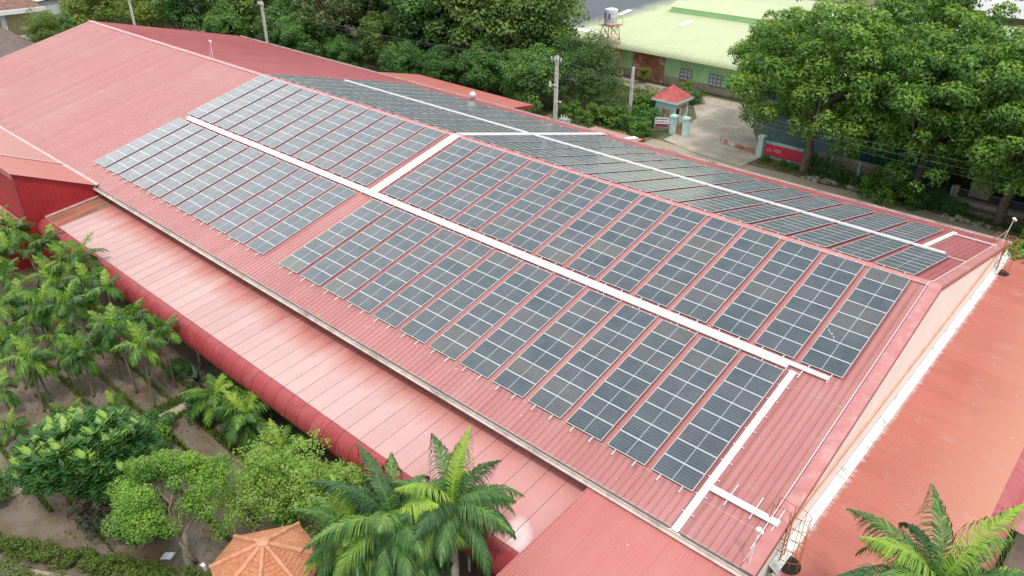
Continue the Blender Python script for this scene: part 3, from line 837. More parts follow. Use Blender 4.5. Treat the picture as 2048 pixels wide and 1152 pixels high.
tag(mb.build('conduit', 'whitepvc'), 'short thin white conduit beside the street-slope tray end', 'pipe')
mb = MB(); mb.tube([Fp(.83, 19.25, .1), Fp(.83, 6, .11), Fp(.83, 0.1, .11), (0.9, 0, .12), Bp(.97, .3, .11), Bp(1.0, 17.6, .1)], 0.022, 6)
tag(mb.build('lightning_conductor', 'whitepvc'), 'thin white conductor pipe running over both slopes beside the gable', 'pipe')
mb = MB()
for k in range(19): mb.box(.80, .86, 0, 0.05, 0, .01) if False else None
# lightning rods
def rod(loc, h, lean, label, brace):
    t_ = thing('lightning_rod', label, 'lightning rod', loc, 'lightning rods on the roof')
    x, y, z = loc; top = (x + lean[0], y + lean[1], z + h)
    m = MB(); m.tube([loc, top], 0.025, 6); m.build('mast', 'whitepvc', t_)
    m = MB(); m.sphere((top[0], top[1], top[2] + .05), 0.13, 10, 7, 0.7); m.sphere((top[0] + .1, top[1] + .05, top[2] - .06), 0.10, 8, 6, 0.8); m.build('rod_head', 'white', t_)
    m = MB()
    for b_ in brace: m.tube([b_, (x + lean[0] * .55, y + lean[1] * .55, z + h * .55)], 0.018, 5)
    m.build('brace', 'whitepvc', t_)
    return t_
rod(Fp(1.1, 19.9, .03), 1.75, (0, 0.25, 0), 'white lightning rod with triangular brace by the near eave corner', [Fp(.84, 19.9, .05)])
rod((-71.8, 0.05, .05), 1.8, (0, 0, 0), 'thin white lightning rod standing on the far bare ridge', [(-71.8, -.45, -.08)])
rod(Bp(1.1, 20.6, .03), 1.85, (0.2, 0.1, 0), 'white lightning rod by the street-side eave corner', [Bp(.6, 20.6, .05)])
# roof vent
vt = thing('roof_ventilator', 'round white ventilator near the street eave', 'ventilator', Bp(-52.3, 20.3, .0))
x, y, z = Bp(-52.3, 20.3, .0)
m = MB(); m.tube([(x, y, z), (x, y, z + .3)], 0.22, 14); m.build('neck', 'grey', vt)
m = MB(); m.smooth = True; m.sphere((x, y, z + .58), 0.42, 20, 12, 0.9); m.build('turbine_head', 'white', vt)
m = MB()
for k in range(20):
    a = 2 * math.pi * k / 20
    m.tube([(x + .43 * math.cos(a + j * .12) * math.sin(math.pi * (j + 1) / 8), y + .43 * math.sin(a + j * .12) * math.sin(math.pi * (j + 1) / 8), z + .58 + .39 * math.cos(math.pi * (j + 1) / 8)) for j in range(7)], 0.012, 4)
m.build('vane', 'grey', vt)

# ------------------------------------------------------------------ caged ladders
def ladder(x, y, label, ztop, zbot, hole):
    t_ = thing('caged_ladder', label, 'ladder', (x, y, GZ), 'orange caged ladders on the gable wall')
    r = 0.36
    m = MB()
    for dy in (-.22, .22):
        m.tube([(x + .12, y + dy, zbot), (x + .12, y + dy, ztop - .1), (x + .12, y + dy, ztop + .85), (x - .6, y + dy * 1.4, ztop + .85), (x - .65, y + dy * 1.4, ztop + .12)], 0.024, 6)
    m.build('side_rail', 'orange', t_)
    m = MB(); m.tube([(0, -.22, 0), (0, .22, 0)], 0.016, 5); rm_ = m.mesh('rung', 'orange'); z = zbot
    while z < ztop + .2:
        o = bpy.data.objects.new('rung', rm_); COL.objects.link(o); o.parent = t_; o.location = (.12, 0, z - GZ); z += 0.3
    m = MB(); z = ztop + 0.8
    while z > zbot:
        m.tube([(x + .12 + .38 * 2 * math.sin(math.pi * k / 10) * .98, y + .36 * math.cos(math.pi * k / 10), z) for k in range(11)], 0.014, 5)
        z -= 0.62
    for k in (2, 4, 6, 8):
        q = (x + .12 + .76 * math.sin(math.pi * k / 10), y + .36 * math.cos(math.pi * k / 10))
        m.tube([(*q, zbot), (*q, ztop + .8)], 0.012, 5)
    m.build('safety_cage', 'orange', t_)
    for z in (-5.6, -4.9):
        for dy in (-.22, .22):
            m = MB(); m.bar((x - .12, y + dy, z), (x + .12, y + dy, z), .03); m.build('wall_bracket', 'orange', t_)
    m = MB(); n = 28; zz = hole
    pts = [(x + .50 + .46 * math.cos(2 * math.pi * k / n), y + .52 * math.sin(2 * math.pi * k / n)) for k in range(n)]
    m.poly([(px, py, zz - math.tan(R(3)) * (px - 1.35)) for px, py in pts])
    m.build('opening_dark_disc', 'black', t_)  # flat black disc painted for the darkness inside the hole
ladder(1.42, -16.75, 'near orange caged ladder dropping through the salmon side roof', -4.2, -9.9, -6.255)
ladder(1.42, 18.2, 'far orange caged ladder at the street end of the gable wall', -4.4, -9.9, -6.255)

# ================================================================== LEAN-TO
LT = math.tan(R(6.5)); LY0, LZ0 = -19.0, -4.82 - 0.8 + 0.57 * LT
LY1 = -24.0; LZ1 = LZ0 + (LY1 - LY0) * LT
lt = thing('lean_to', 'long faded pink lean-to with a rounded red edge along the garden', 'building', (-30, -22, GZ))
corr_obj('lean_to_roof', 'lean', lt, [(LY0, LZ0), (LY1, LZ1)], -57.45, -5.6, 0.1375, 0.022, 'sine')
cv = []
for k in range(13):
    a = k / 12 * R(100)
    cv.append((LY1 + 0.02 - 0.95 * math.sin(a + R(6.5)) + 0.95 * math.sin(R(6.5)), LZ1 + 0.012 - 0.95 * (math.cos(R(6.5)) - math.cos(a + R(6.5)))))
o = corr_obj('curved_edge', 'curve', lt, cv, -57.45, -5.6, 0.1375, 0.022, 'sine')
mb = MB(); mb.bar((-57.45, LY1 - .01, LZ1 + .035), (-5.6, LY1 - .01, LZ1 + .035), 0.03, 0.012); mb.build('edge_joint', 'flash', lt)
mb = MB(); mb.bar((-57.42, LY0, LZ0 + .05), (-57.42, LY1, LZ1 + .05), 0.30, 0.05); mb.build('end_flashing', 'flash', lt)
x = -56.5
while x < -6:
    mb = MB(); mb.tube([(x, -23.6, GZ), (x, -23.6, LZ1 - .2)], 0.07, 8); mb.build('post', 'concrete', lt)
    x += 4.2
mb = MB(); mb.bar((-57.4, -23.6, LZ1 - .15), (-5.6, -23.6, LZ1 - .15), 0.1, 0.18); mb.build('beam', 'darktrim', lt)

# lower canopy at the near end
cn = thing('entrance_canopy', 'smooth salmon pink canopy roof under the near end of the gutter', 'building', (-3, -25, GZ))
CT = math.tan(R(4))
cz = lambda y: -5.02 + (y + 19.7) * CT
corr_obj('canopy_roof', 'canopy', cn, [(-19.5, cz(-19.5)), (-33, cz(-33))], -6.35, 1.25, 0.15, 0.016, 'trap')
mb = MB(); mb.bar((-6.36, -19.6, cz(-19.6) - .06), (-6.36, -33, cz(-33) - .06), 0.04, 0.16); mb.build('edge_trim', 'trim', cn)
for px_, py_ in ((-6.0, -26.5), (-6.0, -32.5), (1.0, -26.5), (1.0, -32.5)):
    mb = MB(); mb.box(px_ - .12, px_ + .12, py_ - .12, py_ + .12, GZ, cz(py_) - .08); mb.build('post', 'redwall', cn)
mb = MB(); mb.box(-5.9, -5.75, -26, -19.6, GZ, cz(-26) - .25); mb.build('side_wall', 'redwall', cn)

# ================================================================== SIDE BUILDING to the right
sdb = thing('side_building', 'low building with salmon corrugated roof stained white along the gable wall', 'building', (5, 1, GZ))
SA = math.tan(R(3)); rz = lambda x: -6.30 - (x - 1.35) * SA
corr_obj('side_roof', 'salmon', sdb, [(1.55, rz(1.55)), (7.5, rz(7.5))], -17.7, 22.6, 0.1375, 0.022, 'sine', axis='y')
cv = []
for k in range(13):
    a = k / 12 * R(100) + R(3)
    cv.append((7.5 + 0.9 * math.sin(a) - 0.9 * math.sin(R(3)), rz(7.5) + .012 - 0.9 * (math.cos(R(3)) - math.cos(a))))
corr_obj('curved_edge', 'curve2', sdb, cv, -17.7, 22.6, 0.1375, 0.022, 'sine', axis='y')
mb = MB()
mb.poly([(1.34, -17.6, -5.99), (1.34, 21.8, -5.99), (1.44, 21.8, -6.06), (1.44, -17.6, -6.06)])
mb.poly([(1.44, -17.6, -6.06), (1.44, 21.8, -6.06), (1.74, 21.8, -6.26), (1.74, -17.6, -6.26)])
mb.build('flashing', 'limeflash', sdb)
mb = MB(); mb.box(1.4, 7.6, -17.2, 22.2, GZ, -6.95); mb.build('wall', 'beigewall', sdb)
mb = MB(); mb.bar((1.45, -17.68, -6.42), (7.5, -17.68, -6.74), 0.05, 0.18); mb.build('front_trim', 'beigewall', sdb)
lo = thing('low_annex', 'beige building with a low pink sheet roof beyond the rounded red edge', 'building', (13, 5, GZ))
corr_obj('low_roof', 'lowpink', lo, [(8.0, -7.45), (22, -8.1)], -6.7, 20, 0.1375, 0.022, 'sine', axis='y')
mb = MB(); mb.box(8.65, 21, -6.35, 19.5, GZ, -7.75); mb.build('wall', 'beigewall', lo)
mb = MB(); mb.box(9.75, 10.9, -6.37, -6.3, -8.9, -8.1)
w_ = mb.build('window', 'barsteel', lo)
mb = MB()
for k in range(9): mb.bar((9.8 + k * .13, -6.39, -8.9), (9.8 + k * .13, -6.39, -8.1), 0.02)
mb.build('window_bar', 'grey', w_)

# ================================================================== ANNEX on the left
an = thing('red_annex', 'dark red sheet-walled annex whose roof rises away from the warehouse eave', 'building', (-65, -22.5, GZ))
def az(y): return -4.70 + (-19.55 - y) * 0.455
V = [(-57.3, -19.5), (-57.3, -25.5), (-64.6, -25.5), (-64.6, -19.5)]
corr_obj('annex_roof', 'annexroof', an, [(-19.45, az(-19.45) + .03), (-25.5, az(-25.5) + .03)], -64.6, -57.3, 0.35, 0.02, 'trap')
corr_obj('upper_roof', 'annexroof2', an, [(-19.45, az(-19.45) + .05), (-25.5, az(-25.5) + .05)], -86, -64.5, 0.35, 0.02, 'trap')
mb = MB(); mb.bar((-64.6, -19.5, az(-19.5) + .1), (-64.6, -25.5, az(-25.5) + .1), 0.3, 0.04, up=(0, .4, .9)); mb.build('roof_joint', 'flash', an)
mb = MB(); mb.bar((-86, -19.62, -4.66), (-57.4, -19.62, -4.66), 0.5, 0.04, up=(0, -.3, 1)); mb.build('valley_flashing', 'flash', an)
# ribbed side wall
mb = MB(); y = -19.4; zb_ = GZ
prof = []
while y > -25.25:
    prof += [(-57.6, y), (-57.6, y - .17), (-57.575, y - .2), (-57.575, y - .24), (-57.6, y - .27)]; y -= .35
prof.append((-57.6, -25.3))
n = len(prof)
V = [(x, y, zb_) for x, y in prof] + [(x, y, az(y) - .02) for x, y in prof]
mb.poly(V, [(i, i + n, i + 1 + n, i + 1) for i in range(n - 1)])
mb.build('side_wall', 'redwall', an)
mb = MB(); mb.poly([(-57.6, -25.3, GZ), (-57.6, -25.3, az(-25.3) - .02), (-86, -25.3, az(-25.3) - .02), (-86, -25.3, GZ)]); mb.build('front_wall', 'redwall', an)
mb = MB(); mb.bar((-57.57, -25.3, GZ), (-57.57, -25.3, az(-25.3)), 0.12); mb.build('corner_trim', 'darktrim', an)
mb = MB(); mb.bar((-86, -25.36, az(-25.3) - .28), (-57.6, -25.36, az(-25.3) - .28), 0.06, 0.42); mb.build('fascia', 'trim', an)
corr_obj('low_roof', 'lowpink', an, [(-25.35, -6.4), (-30, -7.2)], -84, -58.2, 0.2, 0.02, 'trap')
mb = MB(); mb.box(-84, -58.5, -29.8, -25.4, GZ, -7.3); mb.build('low_wall', 'redwall', an)

# ================================================================== STREET SIDE buildings touching the warehouse
bb = thing('street_side_shed', 'flat salmon roofed shed behind the street eave, left of the power pole', 'building', (-60, 25.5, GZ))
V = [(-73.6, 23.4, -5.95), (-50.3, 23.4, -6.12), (-49.6, 27.0, -6.33), (-69.4, 27.0, -6.2)]
mb = MB(); mb.poly(V); mb.poly([(x, y, z - .3) for x, y, z in V][::-1])
mb.build('shed_roof', 'annexroof', bb)
mb = MB()
for i in range(4):
    a, b = Vector(V[i]), Vector(V[(i + 1) % 4]); mb.bar(a - Vector((0, 0, .17)), b - Vector((0, 0, .17)), 0.08, 0.34)
mb.build('fascia', 'darktrim', bb)
mb = MB(); mb.box(-69.0, -50.6, 23.6, 26.6, GZ, -6.45); mb.build('wall', 'cream', bb)
mb = MB(); mb.poly([(-50.6, 23.6, -7.2), (-50.6, 27, -7.2), (-48.6, 27, -7.6), (-48.6, 23.6, -7.6)]); mb.build('low_roof', 'trim', bb)
b2 = thing('small_porch_roof', 'small pink porch roof at the street eave opposite the gatehouse', 'building', (-35, 23, GZ))
corr_obj('porch_roof', 'annexroof2', b2, [(21.6, -5.72), (24.3, -5.9)], -38.6, -32.4, 0.3, 0.02, 'trap')
mb = MB(); mb.bar((-32.4, 21.6, -5.8), (-32.4, 24.3, -5.98), 0.05, 0.3); mb.bar((-38.6, 24.3, -5.98), (-32.4, 24.3, -5.98), 0.05, 0.16); mb.build('porch_fascia', 'redwall', b2)
mb = MB(); mb.box(-38.2, -32.8, 21.7, 24.0, GZ, -6.05); mb.build('wall', 'cream', b2)
mb = MB(); mb.bar((-33.9, 21.9, -5.68), (-33.3, 24.2, -5.82), 0.7, 0.04); mb.build('white_sheet', 'white', b2)

# ================================================================== POLES AND WIRES
def pole_a(x, y, ztop, label, extra=True, name='power_pole', foot=GZ):
    t_ = thing(name, label, 'utility pole', (x, y, foot), 'concrete power poles')
    m = MB(); H = ztop - foot
    for sx in (-1, 1):   # two legs with windows between: ladder-type concrete pole
        m.bar((x + sx * .19, y, foot), (x + sx * .12, y, ztop), 0.10, 0.26, up=(0, 1, 0))
    k = 0.25
    while k < H:
        m.box(x - .14, x + .14, y - .10, y + .10, foot + k, foot + k + (0.34 if k > H * .55 else .62)); k += 0.62 if k > H * .55 else .64
    m.build('pole_shaft', 'concrete', t_)
    m = MB(); m.bar((x - .75, y - .16, ztop - .5), (x + .75, y - .16, ztop - .5), 0.08, 0.10); m.build('crossarm', 'grey', t_)
    for dx in (-.7, -.25, .25, .7):
        m = MB(); m.tube([(x + dx, y - .16, ztop - .45), (x + dx, y - .16, ztop - .32), (x + dx, y - .16, ztop - .28), (x + dx, y - .16, ztop - .12)], [.04, .10, .07, .09], 8); m.build('insulator', 'porcelain', t_)
    if extra:
        m = MB(); m.bar((x - .95, y - .16, ztop - 3.35), (x + .35, y - .16, ztop - 3.35), 0.07, 0.08)
        for dx in (-.9, -.7): m.tube([(x + dx, y - .16, ztop - 3.6), (x + dx, y - .16, ztop - 3.0)], [.09, .06], 7)
        m.build('lower_arm', 'porcelain', t_)
        m = MB(); m.tube([(x + .1, y - .15, ztop - 5.4), (x + .5, y - .3, ztop - 5.1), (x + .9, y - .4, ztop - 5.0)], 0.03, 6); m.sphere((x + 1.0, y - .42, ztop - 5.05), 0.14, 8, 6, .6)
        m.build('street_lamp_arm', 'white', t_)
    return t_
pole_a(-48.2, 29.5, -0.9, 'tall ladder-type concrete power pole behind the street eave with lamp arm')
tf = thing('transformer', 'grey finned transformer box at the foot of the power pole', 'transformer', (-46.7, 29.3, GZ))
m = MB(); m.box(-47.3, -46.1, 28.9, 29.8, -9.0, -7.9); m.build('tank', 'grey', tf)
m = MB()
for k in range(9): m.box(-47.25 + k * .13, -47.20 + k * .13, 28.7, 28.9, -8.9, -8.0)
m.build('cooling_fin', 'grey', tf)
m = MB()
for k in range(3): m.tube([(-47.1 + k * .4, 29.3, -7.9), (-47.1 + k * .4, 29.3, -7.45)], [.07, .04], 7)
m.build('bushing', 'porcelain', tf)
m = MB(); m.box(-47.2, -47.1, 29, 29.7, GZ, -9.0); m.box(-46.3, -46.2, 29, 29.7, GZ, -9.0); m.build('stand', 'concrete', tf)
t_ = thing('concrete_post', 'plain tapered concrete post left of the red-roofed gatehouse', 'utility pole', (-44.7, 40.2, GZ))
m = MB(); m.bar((-44.85, 40.2, GZ), (-44.76, 40.2, -3.45), 0.11, 0.3, up=(0, 1, 0)); m.bar((-44.55, 40.2, GZ), (-44.64, 40.2, -3.45), 0.11, 0.3, up=(0, 1, 0)); m.build('post_shaft', 'concrete', t_)
m = MB(); m.box(-44.80, -44.60, 40.1, 40.3, GZ, -3.6); m.build('post_web', 'concrete', t_)
m = MB()
for z in (-6.0, -8.4): m.bar((-44.95, 40.04, z), (-44.45, 40.04, z), .03, .08)
m.build('strap', 'grey', t_)
pole_a(-99.3, 23.4, 0.0, 'pale power pole standing behind the street slope, in front of the dark tree', False)
pole_a(-125.0, 15.2, -0.9, 'ladder-type power pole beyond the far end of the bare ridge', False)
wires = [((-125, 15.1, -1.2), (-99.3, 23.3, -.3)), ((-99.3, 23.3, -.3), (-48.6, 29.3, -1.2)), ((-99.3, 23.5, -.4), (-48.0, 29.4, -1.25)), ((-99.3, 23.6, -1.0), (-48.3, 29.4, -1.3)),
         ((-48.2, 29.3, -1.2), (20, 30.5, -1.6)), ((-48.2, 29.4, -1.25), (20, 30.5, -2.5)), ((-48.2, 29.5, -1.6), (20, 30.5, -3.3)),
         ((-48.2, 29.5, -3.6), (-44.7, 40.2, -4.0)), ((-44.7, 40.2, -4.1), (-27, 39.8, -8.0))]
wl = ['thin wire from the farthest pole to the pale pole', 'upper wire from the pale far pole to the tall power pole', 'middle wire from the pale far pole to the tall power pole', 'lower wire from the pale far pole to the tall power pole',
      'highest wire from the tall power pole past the street trees', 'middle wire from the tall power pole past the street trees', 'lowest wire from the tall power pole past the street trees',
      'short wire from the tall power pole to the plain post', 'wire dipping from the plain post over the red hut roof']
for (a, b), l in zip(wires, wl):
    a, b = Vector(a), Vector(b); L = (b - a).length; pts = []
    for k in range(21):
        u = k / 20; p = a.lerp(b, u); p.z -= 4 * (L * .022) * u * (1 - u); pts.append(p)
    m = MB(); m.tube(pts, 0.008, 4); tag(m.build('power_line', 'wireg'), l, 'wire', 'overhead wires along the street')

# ================================================================== GATEHOUSE AND DRIVEWAY
gh = thing('gatehouse', 'small pale mint gatehouse with a red pyramid roof at the driveway', 'building', (-40.9, 43.9, GZ))
m = MB(); m.box(-42.3, -39.4, 42.2, 45.3, GZ, -7.45); m.build('wall', 'mintlight', gh)
m = MB(); m.box(-42.75, -39.0, 41.75, 45.75, -7.45, -7.2); m.build('cornice', 'mintlight', gh)
ap = (-40.9, 43.75, -5.6); cs_ = [(-42.7, 41.8, -7.19), (-39.05, 41.8, -7.19), (-39.05, 45.7, -7.19), (-42.7, 45.7, -7.19)]
m = MB(); m.poly(cs_ + [ap], [(0, 1, 4), (1, 2, 4), (2, 3, 4), (3, 0, 4)]); m.build('pyramid_roof', 'hutroof', gh)
m = MB()
for q in cs_: m.bar(q, ap, 0.10, 0.05)
m.build('hip_cap', 'hutroof', gh)
m = MB(); m.box(-39.42, -39.37, 43.6, 44.8, -9.2, -8.0); w_ = m.build('window', 'rust', gh)
m = MB()
for k in range(6): m.bar((-39.35, 43.65 + k * .22, -9.2), (-39.35, 43.65 + k * .22, -8.0), .025)
m.build('window_bar', 'grey', w_)
m = MB(); m.box(-41.2, -40.2, 42.15, 42.25, GZ, -8.3); m.build('door', 'rust', gh)
m = MB(); m.box(-39.42, -39.36, 42.4, 43.2, GZ + .1, -8.2); m.build('side_door', 'black', gh)
def gate_pillar(x, y, label, h=2.35):
    t_ = thing('gate_pillar', label, 'pillar', (x, y, GZ), 'mint gate pillars')
    m = MB(); m.box(x - .32, x + .32, y - .32, y + .32, GZ, GZ + h - .25); m.build('shaft', 'mintlight', t_)
    m = MB(); m.box(x - .40, x + .40, y - .40, y + .40, GZ + h - .25, GZ + h - .12); m.box(x - .36, x + .36, y - .36, y + .36, GZ + h - .12, GZ + h); m.build('cap', 'mintlight', t_)
gate_pillar(-38.0, 39.7, 'mint gate pillar nearest the notice board')
gate_pillar(-36.4, 39.9, 'mint gate pillar standing at the concrete driveway edge')
m = MB()
for k in range(10): m.bar((-37.6 + k * .1, 39.8, GZ + .1), (-37.6 + k * .1, 39.8, GZ + 1.6), .025)
m.bar((-37.65, 39.8, GZ + .3), (-36.75, 39.8, GZ + .3), .05, .5); m.bar((-37.65, 39.8, GZ + 1.6), (-36.75, 39.8, GZ + 1.6), .04)
tag(m.build('pedestrian_gate', 'rust'), 'rusty narrow gate between the two mint pillars', 'gate')
# company notice board on legs
sb = thing('notice_board', 'white notice board with dark lettering and maroon strip beside the gate pillar', 'sign', (-39.3, 38.9, GZ))
A, B = Vector((-39.9, 38.5, 0)), Vector((-38.5, 39.5, 0)); d = (B - A).normalized(); nrm_ = Vector((d.y, -d.x, 0))
def onb(u, z, off=0.0): p = A + d * u - nrm_ * -off; return (p.x, p.y, z)
Lb = (B - A).length; z0, z1 = GZ + .75, GZ + 1.95
m = MB(); m.bar(onb(Lb / 2, z0, 0)[:2] + (z0,), onb(Lb / 2, z1, 0)[:2] + (z1,), Lb, .04, up=nrm_); m.build('board', 'white', sb)
m = MB(); m.bar(onb(0, GZ), onb(0, z1 + .05), .06); m.bar(onb(Lb, GZ), onb(Lb, z1 + .05), .06); m.bar(onb(0, z1), onb(Lb, z1), .05); m.build('board_frame', 'grey', sb)
m = MB(); m.poly([onb(.06, z0 + .04, .035), onb(Lb - .06, z0 + .04, .035), onb(Lb - .06, z0 + .42, .035), onb(.06, z0 + .42, .035)]); m.build('maroon_strip', 'maroon', sb)
rr_ = random.Random(2); m = MB()
for row, (zz, hh) in enumerate(((1.62, .20), (1.32, .14))):
    u = .08
    while u < Lb - .2:
        w_b = rr_.uniform(.06, .13)
        m.poly([onb(u, GZ + zz, .035), onb(u + w_b, GZ + zz, .035), onb(u + w_b, GZ + zz + hh, .035), onb(u, GZ + zz + hh, .035)]); u += w_b + .05
m.build('lettering', 'black', sb)
# rusty sliding gate
rg = thing('sliding_gate', 'low rusty gate with thin bars standing open across the driveway', 'gate', (-29.6, 39.9, GZ))
a, b = Vector((-32.1, 40.6, GZ + .06)), Vector((-27.3, 39.8, GZ + .06))
m = MB(); m.bar(a + Vector((0, 0, .3)), b + Vector((0, 0, .3)), .05, .5, up=(0, 0, 1)); m.build('rusty_panel', 'rust', rg)
m = MB()
for k in range(25):
    p = a.lerp(b, k / 24); m.bar(p + Vector((0, 0, .5)), p + Vector((0, 0, 1.7)), .035)
m.bar(a + Vector((0, 0, 1.7)), b + Vector((0, 0, 1.7)), .035); m.build('gate_bar', 'grey', rg)
gate_pillar(-26.65, 39.7, 'mint gate pillar with peeling white paint at the left end of the red board wall', 2.4)
rw = thing('red_board_wall', 'mint framed wall with a faded red board and worn pale lettering', 'wall', (-24.1, 39.75, GZ))
m = MB(); m.box(-26.3, -21.7, 39.7, 39.9, GZ, -8.4); m.build('wall_block', 'mint', rw)
m = MB(); m.box(-26.15, -21.75, 39.62, 39.69, -9.95, -8.68); m.build('red_board', 'signred', rw)
def glyphs(parent, x0, z0, s, word, y, mat):
    """worn brush lettering drawn stroke by stroke"""
    ST = {'v': [((0, 1), (.4, 0)), ((.4, 0), (.8, 1))], 'A': [((0, 0), (.4, 1)), ((.4, 1), (.8, 0)), ((.15, .4), (.65, .4))],
          'N': [((0, 0), (0, 1)), ((0, 1), (.6, 0)), ((.6, 0), (.6, 1))], 'H': [((0, 0), (0, 1)), ((.6, 0), (.6, 1)), ((0, .5), (.6, .5))],
          'O': [((0, 0), (0, 1)), ((0, 1), (.6, 1)), ((.6, 1), (.6, 0)), ((.6, 0), (0, 0))], 'E': [((0, 0), (0, 1)), ((0, 1), (.55, 1)), ((0, .5), (.45, .5)), ((0, 0), (.55, 0))]}
    m = MB(); x = x0
    for ch in word:
        for (a, b) in ST.get(ch, []):
            m.bar((x + a[0] * s, y, z0 + a[1] * s), (x + b[0] * s, y, z0 + b[1] * s), .045, .012, up=(0, 1, 0))
        x += s * (.95 if ch != ' ' else .7)
    m.build('lettering', mat, parent)
glyphs(rw, -25.85, -9.50, 0.30, 'vA', 39.60, 'signtext')
glyphs(rw, -25.0, -9.42, 0.34, 'HOE', 39.60, 'signtext')
# mint fence bays
fx = [-18.6, -15.65, -12.7, -9.7, -6.65]
mf = thing('mint_fence', 'long mint fence with posts and barred openings under the street trees', 'fence', (-12.6, 39.8, GZ))
m = MB(); m.box(-21.6, -6.5, 39.75, 39.95, GZ - .1, GZ + .45); m.build('plinth', 'mint', mf)
for x in fx:
    m = MB(); m.box(x - .14, x + .14, 39.65, 40.05, GZ, GZ + 1.9); m.build('post', 'mint', mf)
m = MB()
for i in range(-21 * 5, -6 * 5 - 3):
    m.bar((i / 5, 39.85, GZ + .45), (i / 5, 39.85, GZ + 1.6), .02)
m.bar((-21.6, 39.85, GZ + 1.5), (-6.5, 39.85, GZ + 1.5), .035); m.bar((-21.6, 39.85, GZ + .75), (-6.5, 39.85, GZ + .75), .035)
m.build('railing', 'barsteel', mf)
bf = thing('beige_fence', 'beige low wall topped with vertical steel bars at the far right', 'fence', (0, 39.8, GZ))
m = MB(); m.box(-6.3, 8, 39.7, 39.95, GZ, GZ + .75); m.box(-6.45, -6.1, 39.6, 40.0, GZ, GZ + 2.0); m.build('low_wall', 'beige', bf)
m = MB()
for i in range(100): m.bar((-6.0 + i * .14, 39.83, GZ + .75), (-6.0 + i * .14, 39.83, GZ + 1.8), .025)
m.bar((-6.1, 39.83, GZ + 1.7), (8, 39.83, GZ + 1.7), .04); m.bar((-6.1, 39.83, GZ + .9), (8, 39.83, GZ + .9), .04); m.build('bars', 'grey', bf)
m = MB(); m.poly([(-12, 39.55, GZ + .02), (8, 39.55, GZ + .02), (8, 39.1, GZ - .9), (-12, 39.1, GZ - .9)])
# stone wall stands on the road verge, which drops in front of the fence
m = MB(); m.poly([(-10, 39.62, GZ + .02), (9, 39.62, GZ + .02), (9, 38.6, GZ + .02), (-10, 38.6, GZ + .02)], None)
m = MB(); m.box(-9.6, 9, 38.35, 39.60, GZ - .2, GZ + .35); tag(m.build('retaining_wall', 'masonry'), 'rubble stone retaining wall below the beige barred fence', 'wall')

# shop behind the fence: green tarpaulins under a grey roof
sh = thing('tarpaulin_shop', 'shaded shop behind the mint fence with green tarpaulins and grey patched roof', 'building', (-14, 45, GZ))
m = MB(); m.poly([(-30, 43.0, -5.1), (-8, 43.0, -5.6), (-8, 52, -3.6), (-30, 52, -3.2)]); m.build('shop_roof', 'fibro', sh)
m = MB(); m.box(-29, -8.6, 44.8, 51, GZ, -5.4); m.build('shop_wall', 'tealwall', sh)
for i, x in enumerate(np.arange(-18, -8.6, 1.25)):
    m = MB()
    pts = [(x + 1.2 * k / 8, 43.1 + .12 * math.sin(k * 1.6 + i)) for k in range(9)]
    V = [(px, py, GZ + .5) for px, py in pts] + [(px, py, -5.7) for px, py in pts]
    m.poly(V, [(k, k + 1, k + 10, k + 9) for k in range(8)]); m.build('tarpaulin', 'tarpl' if i == 0 else 'tarp', sh)
m = MB(); m.box(-21, -12, 42.2, 42.4, GZ, GZ + 1.2); m.build('counter', 'beigewall', sh)
hs = thing('dark_shop', 'dark fronted shop behind the beige fence', 'building', (0, 45, GZ))
m = MB(); m.box(-7.6, 12, 42.5, 50, GZ, -6.6); m.build('wall', 'black', hs)
m = MB(); m.poly([(-8, 41.6, -6.5), (12, 41.6, -6.5), (12, 51, -4.9), (-8, 51, -4.9)]); m.build('shop_roof', 'terr', hs)
m = MB(); m.box(-5.6, -3.8, 42.3, 42.45, GZ + .3, GZ + 2.1); m.build('yellow_shutter', 'yellowwall', hs)

# ================================================================== GREEN WAREHOUSE
gw = thing('green_warehouse', 'pale green warehouse with a lime cream roof and rusty sliding doors', 'building', (-50, 66, GZ))
SW = 0.12; wz = lambda y: -4.9 + (y - 58.2) * SW
corr_obj('lime_roof', 'limeroof', gw, [(58.2, wz(58.2)), (84, wz(84))], -92, -6, 0.3, 0.03, 'trap')
cv = []
for k in range(11):
    a = k / 10 * R(85); cv.append((58.22 - 1.3 * math.sin(a), wz(58.2) - .012 - 1.3 * (1 - math.cos(a)) * .9))
corr_obj('curved_eave', 'limeroof', gw, cv, -92, -6, 0.3, 0.03, 'trap')
corr_obj('rear_roof', 'limeroof', gw, [(84, wz(84)), (112, wz(84) - 3.2)], -92, -6, 0.3, 0.03, 'trap')
m = MB(); m.poly([(-69.5, 58.4, wz(58.4) + .05), (-63.6, 58.4, wz(58.4) + .05), (-63.6, 59.5, wz(59.5) + .05), (-69.5, 59.5, wz(59.5) + .05)]); m.build('white_gutter_sheet', 'white', gw)
V = []; F_ = []; xx = -90.0
while xx < -8:
    V += [(xx, 59.0), (xx + .32, 59.0), (xx + .36, 58.97), (xx + .46, 58.97), (xx + .5, 59.0)]; xx += .5
m = MB(); n = len(V); m.poly([(x, y, GZ + 1.15) for x, y in V] + [(x, y, -5.3) for x, y in V], [(i, i + 1, n + i + 1, n + i) for i in range(n - 1)]); m.build('green_wall', 'whgreen', gw)
m = MB(); m.box(-90, -8, 59.02, 59.3, GZ, GZ + 1.15); m.box(-90, -8, 59.1, 110, GZ, -5.6); m.build('base_wall', 'beige', gw)
m = MB(); m.bar((-64, 58.9, -5.6), (-47.6, 58.9, -5.6), .12, .16); m.build('door_track', 'darkgrey', gw)
for xa_, xb_ in ((-57.0, -54.3), (-54.25, -51.5)):
    m = MB(); m.box(xa_, xb_, 58.78, 58.9, GZ + .02, -5.72); o = m.build('rusty_door', 'rust', gw)
